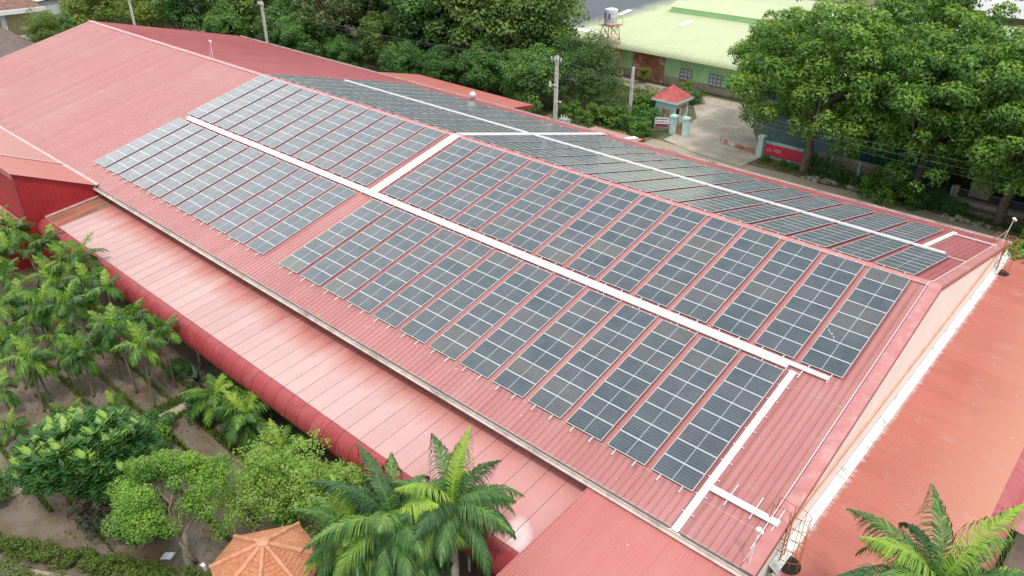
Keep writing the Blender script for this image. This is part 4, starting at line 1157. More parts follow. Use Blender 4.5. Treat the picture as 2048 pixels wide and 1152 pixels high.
for wx in (-48.8, -44.1):
    m = MB(); m.box(wx, wx + 1.95, 58.85, 58.99, -9.2, -7.62); w_ = m.build('window', 'glass', gw)
    m = MB()
    for k in range(4): m.bar((wx + .03 + k * .63, 58.82, -9.2), (wx + .03 + k * .63, 58.82, -7.62), .06)
    for k in range(4): m.bar((wx, 58.82, -9.18 + k * .52), (wx + 1.95, 58.82, -9.18 + k * .52), .06)
    m.build('window_frame', 'barsteel', w_)
for (x, y) in ((-66.4, 68.0), (-54.6, 67.4)):
    m = MB(); a = (x, y, wz(y) + .06); b = (x, y + 3.4, wz(y + 3.4) + .06); m.bar(a, b, 1.0, .03); m.build('skylight', 'white', gw)
m = MB(); y0 = 73.5
m.poly([(-60, y0, wz(y0)), (-40, y0, wz(y0)), (-40, y0, wz(y0) + .9), (-60, y0, wz(y0) + .9)]); m.mi = 1
m.poly([(-60.3, y0 - .3, wz(y0) + .85), (-39.7, y0 - .3, wz(y0) + .85), (-39.7, y0 + 2.4, wz(y0) + 1.5), (-60.3, y0 + 2.4, wz(y0) + 1.5)]); m.mi = 0
m.poly([(-60, y0, wz(y0)), (-60, y0, wz(y0) + .9), (-60, y0 + 3, wz(y0) + 1.4), (-60, y0 + 3, wz(y0 + 3))])
m.build('roof_monitor', ['whgreen', 'limeroof'], gw)

# water tank on a rusty tower
TX, TY = -59.5, 56.0
wt = thing('water_tank_tower', 'white steel water tank on a rusty lattice tower beside the green warehouse', 'water tank', (TX, TY, GZ))
m = MB(); m.smooth = False; m.tube([(TX, TY, -3.1), (TX, TY, -3.0), (TX, TY, -2.5), (TX, TY, -2.0), (TX, TY, -1.1), (TX, TY, -.95)], [.72, .85, .83, .85, .85, .4], 20); m.build('tank', 'porcelain', wt)
m = MB()
for k in (0, 1, 2): m.tube([(TX, TY, -2.6 + k * .5 - .02), (TX, TY, -2.6 + k * .5 + .02)], .865, 20, False)
m.build('tank_ring', 'grey', wt)
m = MB(); m.box(TX + .2, TX + .5, TY - .88, TY - .84, -2.2, -1.5); m.box(TX - .5, TX - .2, TY - .88, TY - .84, -2.2, -1.5); m.build('blue_print', 'blue', wt)
m = MB(); leg = [(-1, -1), (1, -1), (1, 1), (-1, 1)]
for i, (a, b) in enumerate(leg):
    m.bar((TX + a * 1.5, TY + b * 1.5, GZ), (TX + a * .75, TY + b * .75, -3.2), .09)
    a2, b2 = leg[(i + 1) % 4]
    for k in range(4):
        u0, u1 = k / 4, (k + 1) / 4; w0, w1 = 1.5 - .75 * u0, 1.5 - .75 * u1; z0_, z1_ = GZ + 7.1 * u0, GZ + 7.1 * u1
        m.bar((TX + a * w0, TY + b * w0, z0_), (TX + a2 * w1, TY + b2 * w1, z1_), .05)
        m.bar((TX + a2 * w0, TY + b2 * w0, z0_), (TX + a * w1, TY + b * w1, z1_), .05)
        m.bar((TX + a * w1, TY + b * w1, z1_), (TX + a2 * w1, TY + b2 * w1, z1_), .05)
m.box(TX - 1.1, TX + 1.1, TY - 1.1, TY + 1.1, -3.2, -3.1)
for i, (a, b) in enumerate(leg):
    a2, b2 = leg[(i + 1) % 4]; m.bar((TX + a * 1.1, TY + b * 1.1, -3.1), (TX + a * 1.1, TY + b * 1.1, -2.2), .04); m.bar((TX + a * 1.1, TY + b * 1.1, -2.2), (TX + a2 * 1.1, TY + b2 * 1.1, -2.2), .04)
m.build('lattice_tower', 'rust', wt)
wt.scale = (1.12, 1.12, 1.075)

# far houses, top left
hh = thing('tiled_house', 'old white house with brown tiled roof and yellow wall at the top left', 'house', (-158, 6, GZ))
m = MB(); m.poly([(-178, -6, -1.5), (-152.5, -10, -4.2), (-150.5, 8.5, -4.2), (-176, 9, -1.5)]); m.build('tiled_roof', 'terr', hh)
m = MB(); m.bar((-152.3, -10, -4.45), (-150.3, 8.6, -4.45), .3, .7); m.build('eave_board', 'white', hh)
m = MB(); m.box(-174, -154, -9, 7.5, GZ, -4.4); m.build('wall', 'yellowwall', hh)
for yy in (-9, -3.6, 1.9, 7.2):
    m = MB(); m.box(-152.6, -151.9, yy, yy + .7, GZ, -4.7); m.build('column', 'white', hh)
m = MB(); m.box(-152.8, -151.5, -9, 8, GZ + 1.0, GZ + 1.7); m.build('balustrade', 'white', hh)
hh.location.x += 7
h2 = thing('white_outbuilding', 'white plastered outbuilding half hidden by bushes at the top left', 'house', (-153, 13, GZ))
m = MB(); m.box(-158, -149.5, 10, 15, GZ, -4.2); m.build('wall', 'white', h2)
m = MB(); m.poly([(-158.5, 9.5, -4.1), (-149, 9.5, -4.1), (-149, 15.5, -3.5), (-158.5, 15.5, -3.5)]); m.build('roof', 'grey', h2)
h3 = thing('brown_roofed_house', 'low brown roofed house at the left picture edge beyond the warehouse', 'house', (-130, -6, GZ))
m = MB(); m.poly([(-140, -14, -6.2), (-119, -12, -6.9), (-121.5, 0.6, -6.9), (-140, 0.5, -6.0)]); m.build('roof', 'brownroof', h3)
m = MB(); m.box(-139, -121.5, -13, 0, GZ, -7.1); m.build('wall', 'white', h3)
h4 = thing('grey_roofed_hall', 'distant hall with a pale grey roof at the top right corner', 'building', (-15, 118, GZ))
m = MB(); m.poly([(-24, 106, -3.2), (4, 112, -3.2), (0, 130, -1.2), (-30, 124, -1.2)]); m.build('roof', 'fibropale', h4)
m = MB(); m.box(-20, 0, 114, 122, GZ, -3.4); m.build('wall', 'beige', h4)

# ================================================================== TREES beyond the street
TM = {}
def tm(key, **k):
    if key not in TM: TM[key] = tree_meshes(key, **k)
    return TM[key]
VAR = {
 'street0': dict(seed=11, h=16, cr=8.2, ch=14.2, lf='street', leaf=0.31, per=150, clumps=235, clr=(.75, 1.5), low=-.85, trunk_r=.38, fork=.28, limbs=9, hollow=.55, top=.34),
 'street1': dict(seed=12, h=16, cr=8.2, ch=14.2, lf='street', leaf=0.31, per=150, clumps=235, clr=(.75, 1.5), low=-.85, trunk_r=.36, fork=.30, limbs=9, hollow=.55, top=.34),
 'olive0': dict(seed=21, h=12, cr=5.2, ch=10.5, lf='olive', leaf=0.31, per=120, clumps=150, trunk_r=.3, fork=.3, low=-.8),
 'olive1': dict(seed=22, h=12, cr=5.0, ch=10.5, lf='olive', leaf=0.31, per=120, clumps=150, trunk_r=.3, fork=.3, low=-.8),
 'mango0': dict(seed=31, h=10, cr=5.2, ch=9, lf='mango', leaf=0.31, per=120, clumps=140, trunk_r=.3, fork=.28, low=-.8, tbase=.5),
 'mango1': dict(seed=32, h=10, cr=4.8, ch=9, lf='mango', leaf=0.31, per=120, clumps=140, trunk_r=.3, fork=.28, low=-.8, tbase=.5),
 'grey0': dict(seed=41, h=13, cr=4.6, ch=10, lf='grey', leaf=0.32, per=60, clumps=110, clr=(.7, 1.3), trunk_r=.26, fork=.4, limbs=12, bark='barkpale', low=-.7, hollow=.3),
 'bamboo0': dict(seed=51, h=10, cr=4.2, ch=9, lf='bamboo', leaf=0.38, per=85, clumps=120, clr=(.7, 1.3), trunk_r=.15, fork=.3, asp=.3, low=-.8, droop=1.2),
 'bamboo1': dict(seed=52, h=10, cr=4.2, ch=9, lf='bamboo', leaf=0.38, per=85, clumps=120, clr=(.7, 1.3), trunk_r=.15, fork=.3, asp=.3, low=-.8, droop=1.2),
 'feather0': dict(seed=61, h=8, cr=4.4, ch=7, lf='feather', leaf=0.34, per=110, clumps=120, clr=(.6, 1.1), trunk_r=.2, fork=.25, asp=.28, low=-.8, droop=1.0),
 'bush0': dict(seed=71, h=2.4, cr=1.9, ch=2.6, lf='street', leaf=0.22, per=240, clumps=44, clr=(.35, .75), trunk_r=.06, fork=.15, low=-.9, hollow=.3),
 'bush1': dict(seed=72, h=2.0, cr=1.7, ch=2.2, lf='mango', leaf=0.20, per=240, clumps=42, clr=(.35, .7), trunk_r=.05, fork=.15, low=-.9, hollow=.3),
}
def T(kind, var, x, y, rz, s, label, cat='tree', group=None, z=GZ):
    return place_tree(kind, tm(var, **VAR[var]), (x, y, z), rz, s, label, cat, group)
# three large street trees, two more behind
T('street_tree', 'street0', -20.7, 38.1, 0.3, (1.08, 1.0, 1.12), 'huge street tree rising behind the red board wall', group='large street trees')
T('street_tree', 'street1', -9.85, 38.6, 2.1, (1.02, 1.0, 1.10), 'large street tree rooted in front of the middle of the mint fence', group='large street trees')
T('street_tree', 'street0', -1.9, 37.6, 4.0, (1.05, 1.0, 1.06), 'large street tree rooted before the stone wall and beige fence', group='large street trees')
T('street_tree', 'street1', -27.5, 47.0, 1.2, (.85, .85, .98), 'broad tree behind the sliding gate, left edge of the big canopy', group='large street trees')
T('street_tree', 'street0', -14.0, 50.0, 5.1, (1.1, 1.1, 1.2), 'tall tree crowning above the tarpaulin shop roof', group='large street trees')
T('street_tree', 'street1', 1.0, 50.0, 3.3, (1.1, 1.1, 1.25), 'tall tree behind the dark shop at the right edge', group='large street trees')
T('street_tree', 'street1', 6.5, 38.0, 0.9, (1.0, 1.0, .95), 'leafy tree cut by the right picture edge above the ladder rod', group='large street trees')
back = [
 ('bamboo0', -143, 14.5, .0, .75, 'yellow-green bamboo clump nearest the white outbuilding'),
 ('mango0', -133, 5.5, 1.0, .62, 'dark bushy tree against the far gable slope at top left'),
 ('bamboo1', -130, 3.5, 2.2, .72, 'low yellow-green bush peeping over the far roof verge'),
 ('mango1', -145, 19, .6, 1.0, 'mid green tree behind the far ridge end'),
 ('bamboo0', -135, 14, 3.0, 1.0, 'feathery light tree behind the far ridge end'),
 ('bamboo1', -140, 30, 1.4, 1.25, 'tall pale bamboo clump left of the farthest pole'),
 ('bamboo0', -128, 21, 4.4, 1.0, 'pale bamboo clump just left of the ladder-type pole'),
 ('mango0', -122, 26, 1.9, 1.05, 'dark mango tree just right of the ladder-type pole'),
 ('mango1', -112, 25, 2.9, .8, 'low dark tree touching the street slope verge'),
 ('bamboo1', -113, 29, .4, 1.15, 'rounded yellow-green bamboo between two dark trees'),
 ('bamboo0', -119, 40, 5.5, 1.35, 'tall bamboo rising to the picture top, left of the pale pole'),
 ('mango1', -101, 29.5, 3.7, .9, 'dark glossy tree just right of the pale far pole'),
 ('mango0', -106, 40, .2, 1.25, 'dark tall tree behind the glossy one by the pale pole'),
 ('grey0', -93, 31, 1.5, .95, 'grey-green loose tree left of the forked pale trunk'),
 ('grey0', -98, 43, 4.0, 1.3, 'grey-green tall tree at the picture top above the street roof'),
 ('grey0', -84, 37.5, 2.5, 1.22, 'tree with pale forking limbs and sparse olive leaves'),
 ('olive0', -90, 50, 1.0, 1.3, 'olive tree filling behind the pale forking limbs'),
 ('mango0', -77, 39, 3.9, 1.15, 'dark green tree just left of the big olive crown'),
 ('olive1', -80, 52, 5.0, 1.4, 'far olive tree crowning at the picture top centre'),
 ('olive0', -68.5, 40.0, 2.0, 1.22, 'big rounded olive-green tree behind the shed roof'),
 ('olive1', -64, 41.5, .7, 1.12, 'second big rounded olive tree, left of the lime roof'),
 ('olive0', -72, 49, 3.0, 1.3, 'olive tree behind the pair of rounded crowns'),
 ('mango1', -64, 34, 1.1, .75, 'low dark tree in shade just behind the shed roof'),
 ('mango0', -56, 34.5, 4.7, .78, 'low dark tree between the shed and the tall power pole'),
 ('feather0', -53.6, 41, 1.3, .95, 'feathery mid-green tree just right of the tall power pole'),
 ('feather0', -59, 44.5, 3.3, .8, 'feathery tree under the water tank tower'),
 ('feather0', -49.4, 39.8, 5.2, .66, 'feathery low tree just left of the plain concrete post'),
 ('mango1', -76, 30.5, 5.8, .62, 'dark shrub tree by the far end of the shed roof'),
 ('mango0', -88, 29, 2.7, .55, 'small dark tree behind the middle of the street eave'),
 ('mango0', -95, 27.5, .9, .8, 'dark low tree beside the pale far pole, hugging the eave'),
 ('olive1', -83, 33, 2.2, .75, 'low olive tree under the pale forking limbs'),
 ('mango1', -80, 44, 1.2, 1.2, 'dark tree in the shade between the forked tree and the big olive'),
 ('mango0', -87, 43, 3.1, 1.25, 'dark tree directly behind the forked tree'),
 ('mango1', -71, 33, 4.1, .62, 'small dark tree behind the left half of the shed'),
 ('olive0', -100, 35, 4.9, .95, 'olive tree between the glossy dark tree and the grey one'),
 ('mango0', -105, 32, 2.4, .85, 'dark low tree left of the pale far pole'),
 ('bamboo1', -121, 33, 1.9, 1.2, 'light bamboo filling behind the low dark verge tree'),
 ('olive0', -150, 27, 1.0, 1.3, 'olive tree between bamboo clumps at the far top left'),
 ('mango1', -110, 50, 1.0, 1.5, 'tall dark tree at the picture top, third from the pale pole'),
 ('olive1', -100, 55, 3.0, 1.5, 'tall olive tree at the picture top behind the grey trees'),
 ('bamboo0', -160, 32, 2.0, 1.3, 'distant pale bamboo at the picture top left'),
 ('olive1', -132, 48, 4.1, 1.5, 'distant olive tree behind the bamboo clumps'),
 ('mango1', -146, 40, 2.2, 1.5, 'distant dark tree behind the tall pale bamboo'),
]
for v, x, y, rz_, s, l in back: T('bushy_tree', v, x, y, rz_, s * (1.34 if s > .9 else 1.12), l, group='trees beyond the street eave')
T('street_tree', 'street0', -38, 76, 1.5, 1.0, 'far tree growing beyond the lime roof, behind the big canopy') if False else None
# a far belt of trees closes the view beyond everything
def far_belt():
    rs = np.random.default_rng(99); cs = []; rd = []
    for k in range(150):
        cs.append((-280 + rs.random() * 330, 118 + rs.random() * 18, GZ + 2.5 + rs.random() * 6)); rd.append(rs.uniform(2.5, 4.5))
    for k in range(90):
        cs.append((-185 + rs.random() * 12, -40 + rs.random() * 150, GZ + 2 + rs.random() * 6)); rd.append(rs.uniform(2.2, 4.2))
    V, T_ = clump_crown(cs, rd, 14, .8, rs)
    o = bpy.data.objects.new('far_woodland', quads_mesh('far_woodland', V, T_, LF['olive'])); COL.objects.link(o)
    tag(o, 'far belt of mixed woodland closing the view', 'woodland', kind='stuff')
far_belt()
# roadside bushes
bushes = [
 (-47.2, 36.6, .2, 1.0, 'bush0', 'bright bush just right of the transformer'), (-44.6, 37.6, 1.2, 1.05, 'bush0', 'leafy bush at the foot of the plain concrete post'),
 (-42.4, 37.2, 2.2, 1.0, 'bush1', 'dark bush below the notice board, left one'), (-40.6, 36.2, 3.2, .85, 'bush0', 'round bush directly below the notice board'),
 (-42.0, 40.2, 4.2, 1.25, 'bush1', 'tall dark bush hiding the gatehouse front wall'), (-43.8, 42.2, .9, 1.35, 'bush0', 'tall bush on the left side of the gatehouse'),
 (-50.3, 35.2, 1.6, 1.0, 'bush0', 'bright shrub behind the transformer'), (-44.4, 51.2, 2.6, 1.2, 'bush1', 'dark bush behind the red hut roof, right'),
 (-42.8, 52.8, 3.6, 1.0, 'bush1', 'dark bush beneath the second warehouse window'), (-25.4, 38.6, 4.6, .28, 'bush0', 'small weed bush under the left of the red board'),
 (-23.3, 38.6, 5.6, .26, 'bush0', 'small weed bush under the middle of the red board'), (-22.0, 38.2, .6, .36, 'bush1', 'low weed bush at the trunk of the huge street tree'),
 (-19.2, 39.0, 1.9, .95, 'bush1', 'dark bush right of the huge tree trunk'), (-17.0, 38.6, 2.9, .8, 'bush1', 'dark bush before the first fence post'),
 (-15.2, 37.8, 3.9, .7, 'bush1', 'low dark bush among the pale rubble'), (-13.6, 38.9, 4.9, .75, 'bush1', 'dark bush hugging the mint plinth'),
 (-12.2, 36.6, 5.9, 1.15, 'bush0', 'bright rounded bush left of the second street tree'), (-10.8, 35.8, .3, 1.0, 'bush0', 'bright bush just before the second street tree'),
 (-9.0, 36.4, 1.3, .85, 'bush1', 'dark bush right of the second street tree'), (-7.2, 37.7, 2.3, .9, 'bush1', 'dark bush against the corner of the mint fence'),
 (-5.6, 37.4, 3.3, .8, 'bush1', 'dark bush before the stone wall, left'), (1.6, 36.6, 4.3, 1.0, 'bush0', 'bright bush beyond the far ladder'),
 (2.6, 24.2, 2.0, 1.9, 'bush0', 'yellow-green bush behind the end of the salmon roof'), (5.2, 24.6, 5.0, 2.0, 'bush0', 'broad bush behind the salmon roof at the right edge'),
]
for x, y, rz_, s, v, l in bushes: T('roadside_bush', v, x, y, rz_, s, l, 'bush', 'bushes along the street')
tm('yellowbush', seed=81, h=3.4, cr=1.3, ch=2.6, lf='yellow', leaf=0.18, per=240, clumps=34, clr=(.3, .6), trunk_r=.05, fork=.3, low=-.9, hollow=.3)
for x, y, s, l in ((-43.6, 44.5, 1.0, 'slender yellow-flowering shrub left of the gatehouse'), (-53.4, 56.6, .8, 'small round yellow-green tree before the rusty doors'), (-45.4, 55.6, .7, 'low flowering shrub under the first warehouse window')):
    place_tree('flowering_shrub', TM['yellowbush'], (x, y, GZ), x, s, l, 'shrub')
# verge grass and rubble
def grass(name, label, regions, dens, h, seed, lf='grass'):
    rs = np.random.default_rng(seed); VV = []
    for (xa, xb, ya, yb) in regions:
        n = int(abs((xb - xa) * (yb - ya)) * dens)
        p = np.stack([rs.uniform(xa, xb, n), rs.uniform(ya, yb, n), np.full(n, GZ)], 1)
        a = rs.uniform(0, math.pi * 2, n); w = 0.035 * rs.uniform(.7, 1.5, n); hh_ = h * rs.uniform(.4, 1.2, n)
        side = np.stack([np.cos(a) * w, np.sin(a) * w, np.zeros(n)], 1)
        tip = np.stack([rs.normal(size=n) * .3 * hh_, rs.normal(size=n) * .3 * hh_, hh_], 1)
        VV.append(np.stack([p - side, p + side, p + tip + side * .2, p + tip - side * .2], 1))
    V = np.concatenate(VV)
    o = bpy.data.objects.new(name, quads_mesh(name, V, rs.uniform(.1, .9, len(V)), LF[lf])); COL.objects.link(o)
    tag(o, label, 'grass', kind='stuff'); return o
grass('verge_grass', 'rough grass and weeds along the street verges', [(-56, -38.6, 33.2, 38.6), (-26, -19, 37.2, 39.5), (-19, -5, 36.2, 39.6), (-5, 8, 35.6, 38.3), (-60, -45, 44, 56)], 34, .34, 5)
rr = np.random.default_rng(8)
m = MB()
for k in range(120):
    cx, cy = [(-19.0, 36.8), (-17.3, 36.9), (-15.0, 36.8), (-13.8, 36.9), (-5.5, 36.6), (-3.6, 36.3)][k % 6]
    x, y = cx + rr.normal() * .6, cy + rr.normal() * .35; r_ = abs(rr.normal()) * .10 + .05
    a = rr.uniform(0, 3); q = [(x + r_ * 1.5 * math.cos(a + t * 1.57 + rr.normal() * .2), y + r_ * math.sin(a + t * 1.57 + rr.normal() * .2)) for t in range(4)]
    m.poly([(px_, py_, GZ) for px_, py_ in q] + [(px_ * .8 + x * .2, py_ * .8 + y * .2, GZ + r_ * 1.1) for px_, py_ in q], [(4, 5, 6, 7), (0, 1, 5, 4), (1, 2, 6, 5), (2, 3, 7, 6), (3, 0, 4, 7)])
tag(m.build('rubble', 'rubble'), 'pale broken stones scattered on the verge before the mint fence', 'rubble', kind='stuff')

# ================================================================== GARDEN
AC = [palm_crown(100 + k, 9 + k % 3, 1.5, 19, 0.66, 0.075, 1.5, 'areca', elev=(1.4, .1), droop=(.9, 2.1), bright=k % 3, brightup=.25) for k in range(5)]
def areca_trunk(seed, h):
    rs = np.random.default_rng(seed); m = MB(); m.smooth = True
    lean = rs.normal(size=2) * .05 * h; n = 12
    pts = [(lean[0] * (k / n) ** 1.5 , lean[1] * (k / n) ** 1.5, h * k / n - (.05 if k == 0 else 0)) for k in range(n + 1)]
    m.tube(pts, [.11] + [.062 + (.008 if k % 2 else 0) for k in range(n)], 7)
    s = MB(); s.smooth = True
    s.tube([pts[-1], (pts[-1][0], pts[-1][1], h + .25), (pts[-1][0], pts[-1][1], h + .55)], [.075, .085, .04], 7)
    return m.mesh('trunk', 'palmtrunk'), s.mesh('crownshaft', 'shaft'), pts[-1]
def areca(x, y, h, k, label, s=1.0):
    t_ = thing('areca_palm', label, 'palm', (x, y, GZ), 'young areca palms in the garden', (0, 0, k * 1.7))
    tr, sh_, top = areca_trunk(300 + k, h)
    for nm, me in (('trunk', tr), ('crownshaft', sh_)):
        o = bpy.data.objects.new(nm, me); COL.objects.link(o); o.parent = t_
    o = bpy.data.objects.new('crown', AC[k % 5]); COL.objects.link(o); o.parent = t_
    o.location = (top[0], top[1], h + .35); o.rotation_euler = (0, 0, k * 2.1); o.scale = (s * 1.12, s * 1.12, s * 1.12)
pal = [
 (-37.98, -30.13, 2.54, 'areca palm with its bare foot in a round soil ring, centre of the plot'),
 (-33.38, -27.78, 4.31, 'tallest nearest areca palm beside the cement path'),
 (-37.86, -27.84, 3.22, 'areca palm left of the tall one by the path, yellowing lower leaf'),
 (-34.42, -25.90, 3.89, 'areca palm nearest the rounded roof edge, right side'),
 (-35.66, -27.84, 4.56, 'areca palm between the path palm and the ringed palm'),
 (-40.36, -30.11, 2.74, 'short areca palm in the middle of the left rows'),
 (-37.97, -32.51, 3.54, 'areca palm left foreground with stout dark foot'),
 (-37.24, -29.83, 2.87, 'areca palm just right of the ringed one'),
 (-42.88, -27.22, 3.07, 'bushy areca palm midway along the roof edge'),
 (-46.98, -29.60, 2.96, 'areca palm in the left middle rows with bright spear leaf'),
 (-46.03, -29.33, 1.77, 'small slim areca palm in the left middle rows'),
 (-47.11, -27.77, 3.84, 'tall thin areca palm in the middle left rows'),
 (-46.08, -27.55, 3.19, 'areca palm behind the bushy one on the left'),
 (-38.84, -31.84, 2.37, 'areca palm twin beside the stout footed one'),
 (-44.42, -32.07, 1.69, 'short areca palm at the left picture edge'),
 (-39.37, -33.97, 1.38, 'low areca palm in the left foreground'),
 (-55.8, -26.2, 4.3, 'dark areca palm below the annex corner'), (-57.6, -27.6, 4.2, 'areca palm at the far left below the annex wall'),
 (-51.4, -26.6, 4.3, 'areca palm under the first bays of the rounded edge'), (-53.0, -28.4, 4.3, 'areca palm behind the far left cluster'),
 (-50.6, -25.9, 4.6, 'areca palm whose leaves brush the rounded edge, upper left'), (-47.4, -26.4, 4.3, 'areca palm with arching fronds near the rounded edge'),
 (-46.6, -25.7, 4.7, 'large areca palm overlapping the rounded edge'), (-48.2, -30.0, 4.2, 'areca palm at the far left middle'),
 (-43.8, -25.9, 4.2, 'areca palm in shade beside the posts'), (-40.8, -26.4, 4.6, 'leafy areca palm with yellow leaf tips near the eave'),
 (-45.4, -31.4, 3.8, 'areca palm against the left picture edge'), (-41.0, -28.8, 4.4, 'areca palm above the bare middle soil'),
 (-37.0, -26.4, 4.0, 'areca palm in the shade right by the curved edge'), (-50.2, -32.0, 4.0, 'areca palm beyond the left picture edge rows'),
 (-55.0, -30.4, 4.2, 'areca palm in the farthest left corner'), (-51.4, -29.4, 4.4, 'areca palm inside the dense far cluster'),
 (-43.0, -29.6, 3.9, 'areca palm left of the bare middle soil'), (-41.2, -32.4, 3.4, 'areca palm with hanging fronds, left edge foreground'),
]
for k, (x, y, h, l) in enumerate(pal): areca(x, y, h, k, l, 1.0 + .05 * ((k * 7) % 5 - 2))
small = [(-34.3, -29.7, 'stemless young palm just above the breadfruit crown, right'), (-35.6, -31.9, 'stemless young palm left of the breadfruit crown'), (-36.6, -34.6, 'stemless young palm at the left edge above the beds'), (-32.9, -33.6, 'stemless young palm hidden beside the breadfruit')]
for k, (x, y, l) in enumerate(small): areca(x, y, .45, 40 + k, l, .72)
# bushy clump palms beside the lean-to
CC = palm_crown(150, 24, 2.2, 30, .65, .075, 1.1, 'areca', elev=(1.4, .1), droop=(1.2, 2.3), bright=2)
for k, (x, y, s, l) in enumerate(((-29.3, -25.6, 1.0, 'drooping clump palm at the path end beside the lean-to'), (-26.2, -25.5, 1.12, 'drooping clump palm with dense hanging fronds by the curved edge'), (-22.6, -25.7, .9, 'clump palm with orange stalks behind the light green shrub tree'), (-17.6, -25.7, 1.0, 'clump palm touching the curved edge near the royal palms'))):
    t_ = thing('clump_palm', l, 'palm', (x, y, GZ), 'drooping clump palms', (0, 0, k * 1.3))
    m = MB(); m.smooth = True
    for j in range(4):
        a = j * 1.6 + k; m.tube([(.08 * math.cos(a), .08 * math.sin(a), -.05), (.2 * math.cos(a), .2 * math.sin(a), .9), (.25 * math.cos(a), .25 * math.sin(a), 1.7)], [.07, .06, .05], 6)
    o = bpy.data.objects.new('stem', m.mesh('stem', 'palmtrunk')); COL.objects.link(o); o.parent = t_
    o = bpy.data.objects.new('crown', CC); COL.objects.link(o); o.parent = t_; o.location = (0, 0, 1.7 * s); o.scale = (s, s, s)
# royal palms
RC = [palm_crown(200 + k, 32, 3.6, 78, 1.1, .046, 2.3, 'royal', elev=(1.3, -.5), droop=(1.2, 2.2), bright=(2 if k else 1), rach=.045, segs=3, brightup=.5) for k in range(3)]
def royal(x, y, ztop, k, label, s=1.0, rz=0.0):
    h = ztop - GZ
    t_ = thing('royal_palm', label, 'palm', (x, y, GZ), 'tall royal palms', (0, 0, rz))
    m = MB(); m.smooth = True
    m.tube([(0, 0, -.1), (0, 0, .3), (0, 0, h * .35), (0, 0, h * .7), (0, 0, h - 1.2)], [.27, .22, .19, .18, .14], 12)
    o = bpy.data.objects.new('trunk', m.mesh('trunk', 'royaltrunk')); COL.objects.link(o); o.parent = t_
    m = MB(); m.smooth = True; m.tube([(0, 0, h - 1.2), (0, 0, h - .9), (0, 0, h - .2), (0, 0, h + .3)], [.15, .19, .14, .05], 10)
    o = bpy.data.objects.new('crownshaft', m.mesh('crownshaft', 'shaft')); COL.objects.link(o); o.parent = t_
    o = bpy.data.objects.new('crown', RC[k]); COL.objects.link(o); o.parent = t_; o.location = (0, 0, h); o.scale = (s, s, s)
royal(-10.55, -27.6, -4.1, 0, 'lower royal palm just right of the tiled gazebo, bright spear leaf', 1.08, .4)
royal(-8.95, -25.8, -3.4, 1, 'taller royal palm whose fronds overhang the lean-to roof', .98, 2.0)
royal(7.2, -19.5, -1.0, 2, 'royal palm at the bottom right corner with a bright young frond', 1.12, 1.1)
royal(9.1, -19.7, -1.9, 0, 'lower royal palm at the bottom right edge behind the bright one', .95, 3.6)

royal(-12.3, -28.3, -5.6, 1, 'lowest royal palm, tucked behind the gazebo roof beside the two taller ones', .85, 3.1)

# breadfruit tree with lobed leaf rosettes
def breadfruit():
    rs = np.random.default_rng(400); VV = []; TT = []
    cs = []
    for k in range(210):
        d = unit(rs.normal(size=3)); d[2] = abs(d[2]) * 1.0 - .35
        cs.append(np.array([0, 0, 3.35]) + d * np.array([3.2, 2.5, 1.7]) * rs.uniform(.75, 1.05))
    for c_ in cs:
        n = rs.integers(9, 13); up = unit(np.array([c_[0] * .18, c_[1] * .18, 1.0]))
        age = rs.random()
        for j in range(n):
            a = j * 2.4 + rs.random(); el = .9 - 1.1 * j / n
            d = np.array([math.cos(a) * math.cos(el), math.sin(a) * math.cos(el), math.sin(el)]) + up * .15; d = unit(d)
            L = .66 * rs.uniform(.8, 1.15); sd = unit(np.cross(d, [0, 0, 1.0])); nn_ = np.cross(sd, d)
            tv = (.84 if j < 2 and age > .5 else .50 - .022 * j) + rs.normal() * .07 + (age - .5) * .16
            VV.append([c_, c_ + d * L * .5 + sd * L * .20, c_ + d * L * 1.05 - nn_ * .18 * L, c_ + d * L * .5 - sd * L * .20]); TT.append(tv)
            for q in range(5):
                u0 = .18 * q; p0 = c_ + d * L * u0 - nn_ * .06 * q
                w = L * (.34 if 0 < q < 4 else .22)
                for sg in (-1, 1):
                    p1 = p0 + d * L * .20 + sd * sg * w * .95 - np.array([0, 0, .03]); p2 = p0 + d * L * .24 + sd * sg * w * .2
                    VV.append([p0, p0 + d * L * .04 + sd * sg * w * .5, p1, p2]); TT.append(tv - .04 + rs.normal() * .05)
    m = MB(); m.smooth = True
    limb(m, (0, 0, -.1), (.1, 0, 1.7), .16, .12, rs, .03, 5, 9)
    for k in range(9):
        c_ = cs[k * 9]; limb(m, (.1, 0, 1.6), tuple(c_), .08, .025, rs, .08, 5, 6)
    return m.mesh('trunk', 'barkpale'), quads_mesh('crown', np.array(VV), np.array(TT), LF['bread'])
place_tree('breadfruit_tree', breadfruit(), (-27.9, -33.3, GZ), .4, 1.05, 'broad breadfruit tree with large lobed leaves in yellow-tipped rosettes')
tm('ficus', seed=413, h=6.2, cr=2.65, ch=3.7, lf='ficus', leaf=.095, per=1350, clumps=58, clr=(.4, .85), tbase=.5, trunk_r=.16, fork=.38, limbs=10, bark='barkpale', low=-.12, hollow=.6, top=.34)
t_ = place_tree('ficus_tree', TM['ficus'], (-20.2, -32.5, GZ), 2.2, 1.05, 'rounded bright green clipped tree with pale bark left of the gazebo')
m = MB(); m.smooth = True; rs = np.random.default_rng(5)
limb(m, (.55, .1, -.1), (-.1, .1, 1.9), .11, .08, rs, .12, 6, 8)
o = bpy.data.objects.new('leaning_trunk', m.mesh('leaning_trunk', 'barkpale')); COL.objects.link(o); o.parent = t_
tm('light', seed=420, h=4.6, cr=2.1, ch=3.8, lf='light', leaf=.12, per=330, clumps=95, clr=(.25, .6), tbase=.56, trunk_r=.07, fork=.2, limbs=12, bark='bark', low=-.8, hollow=.25, top=.2)
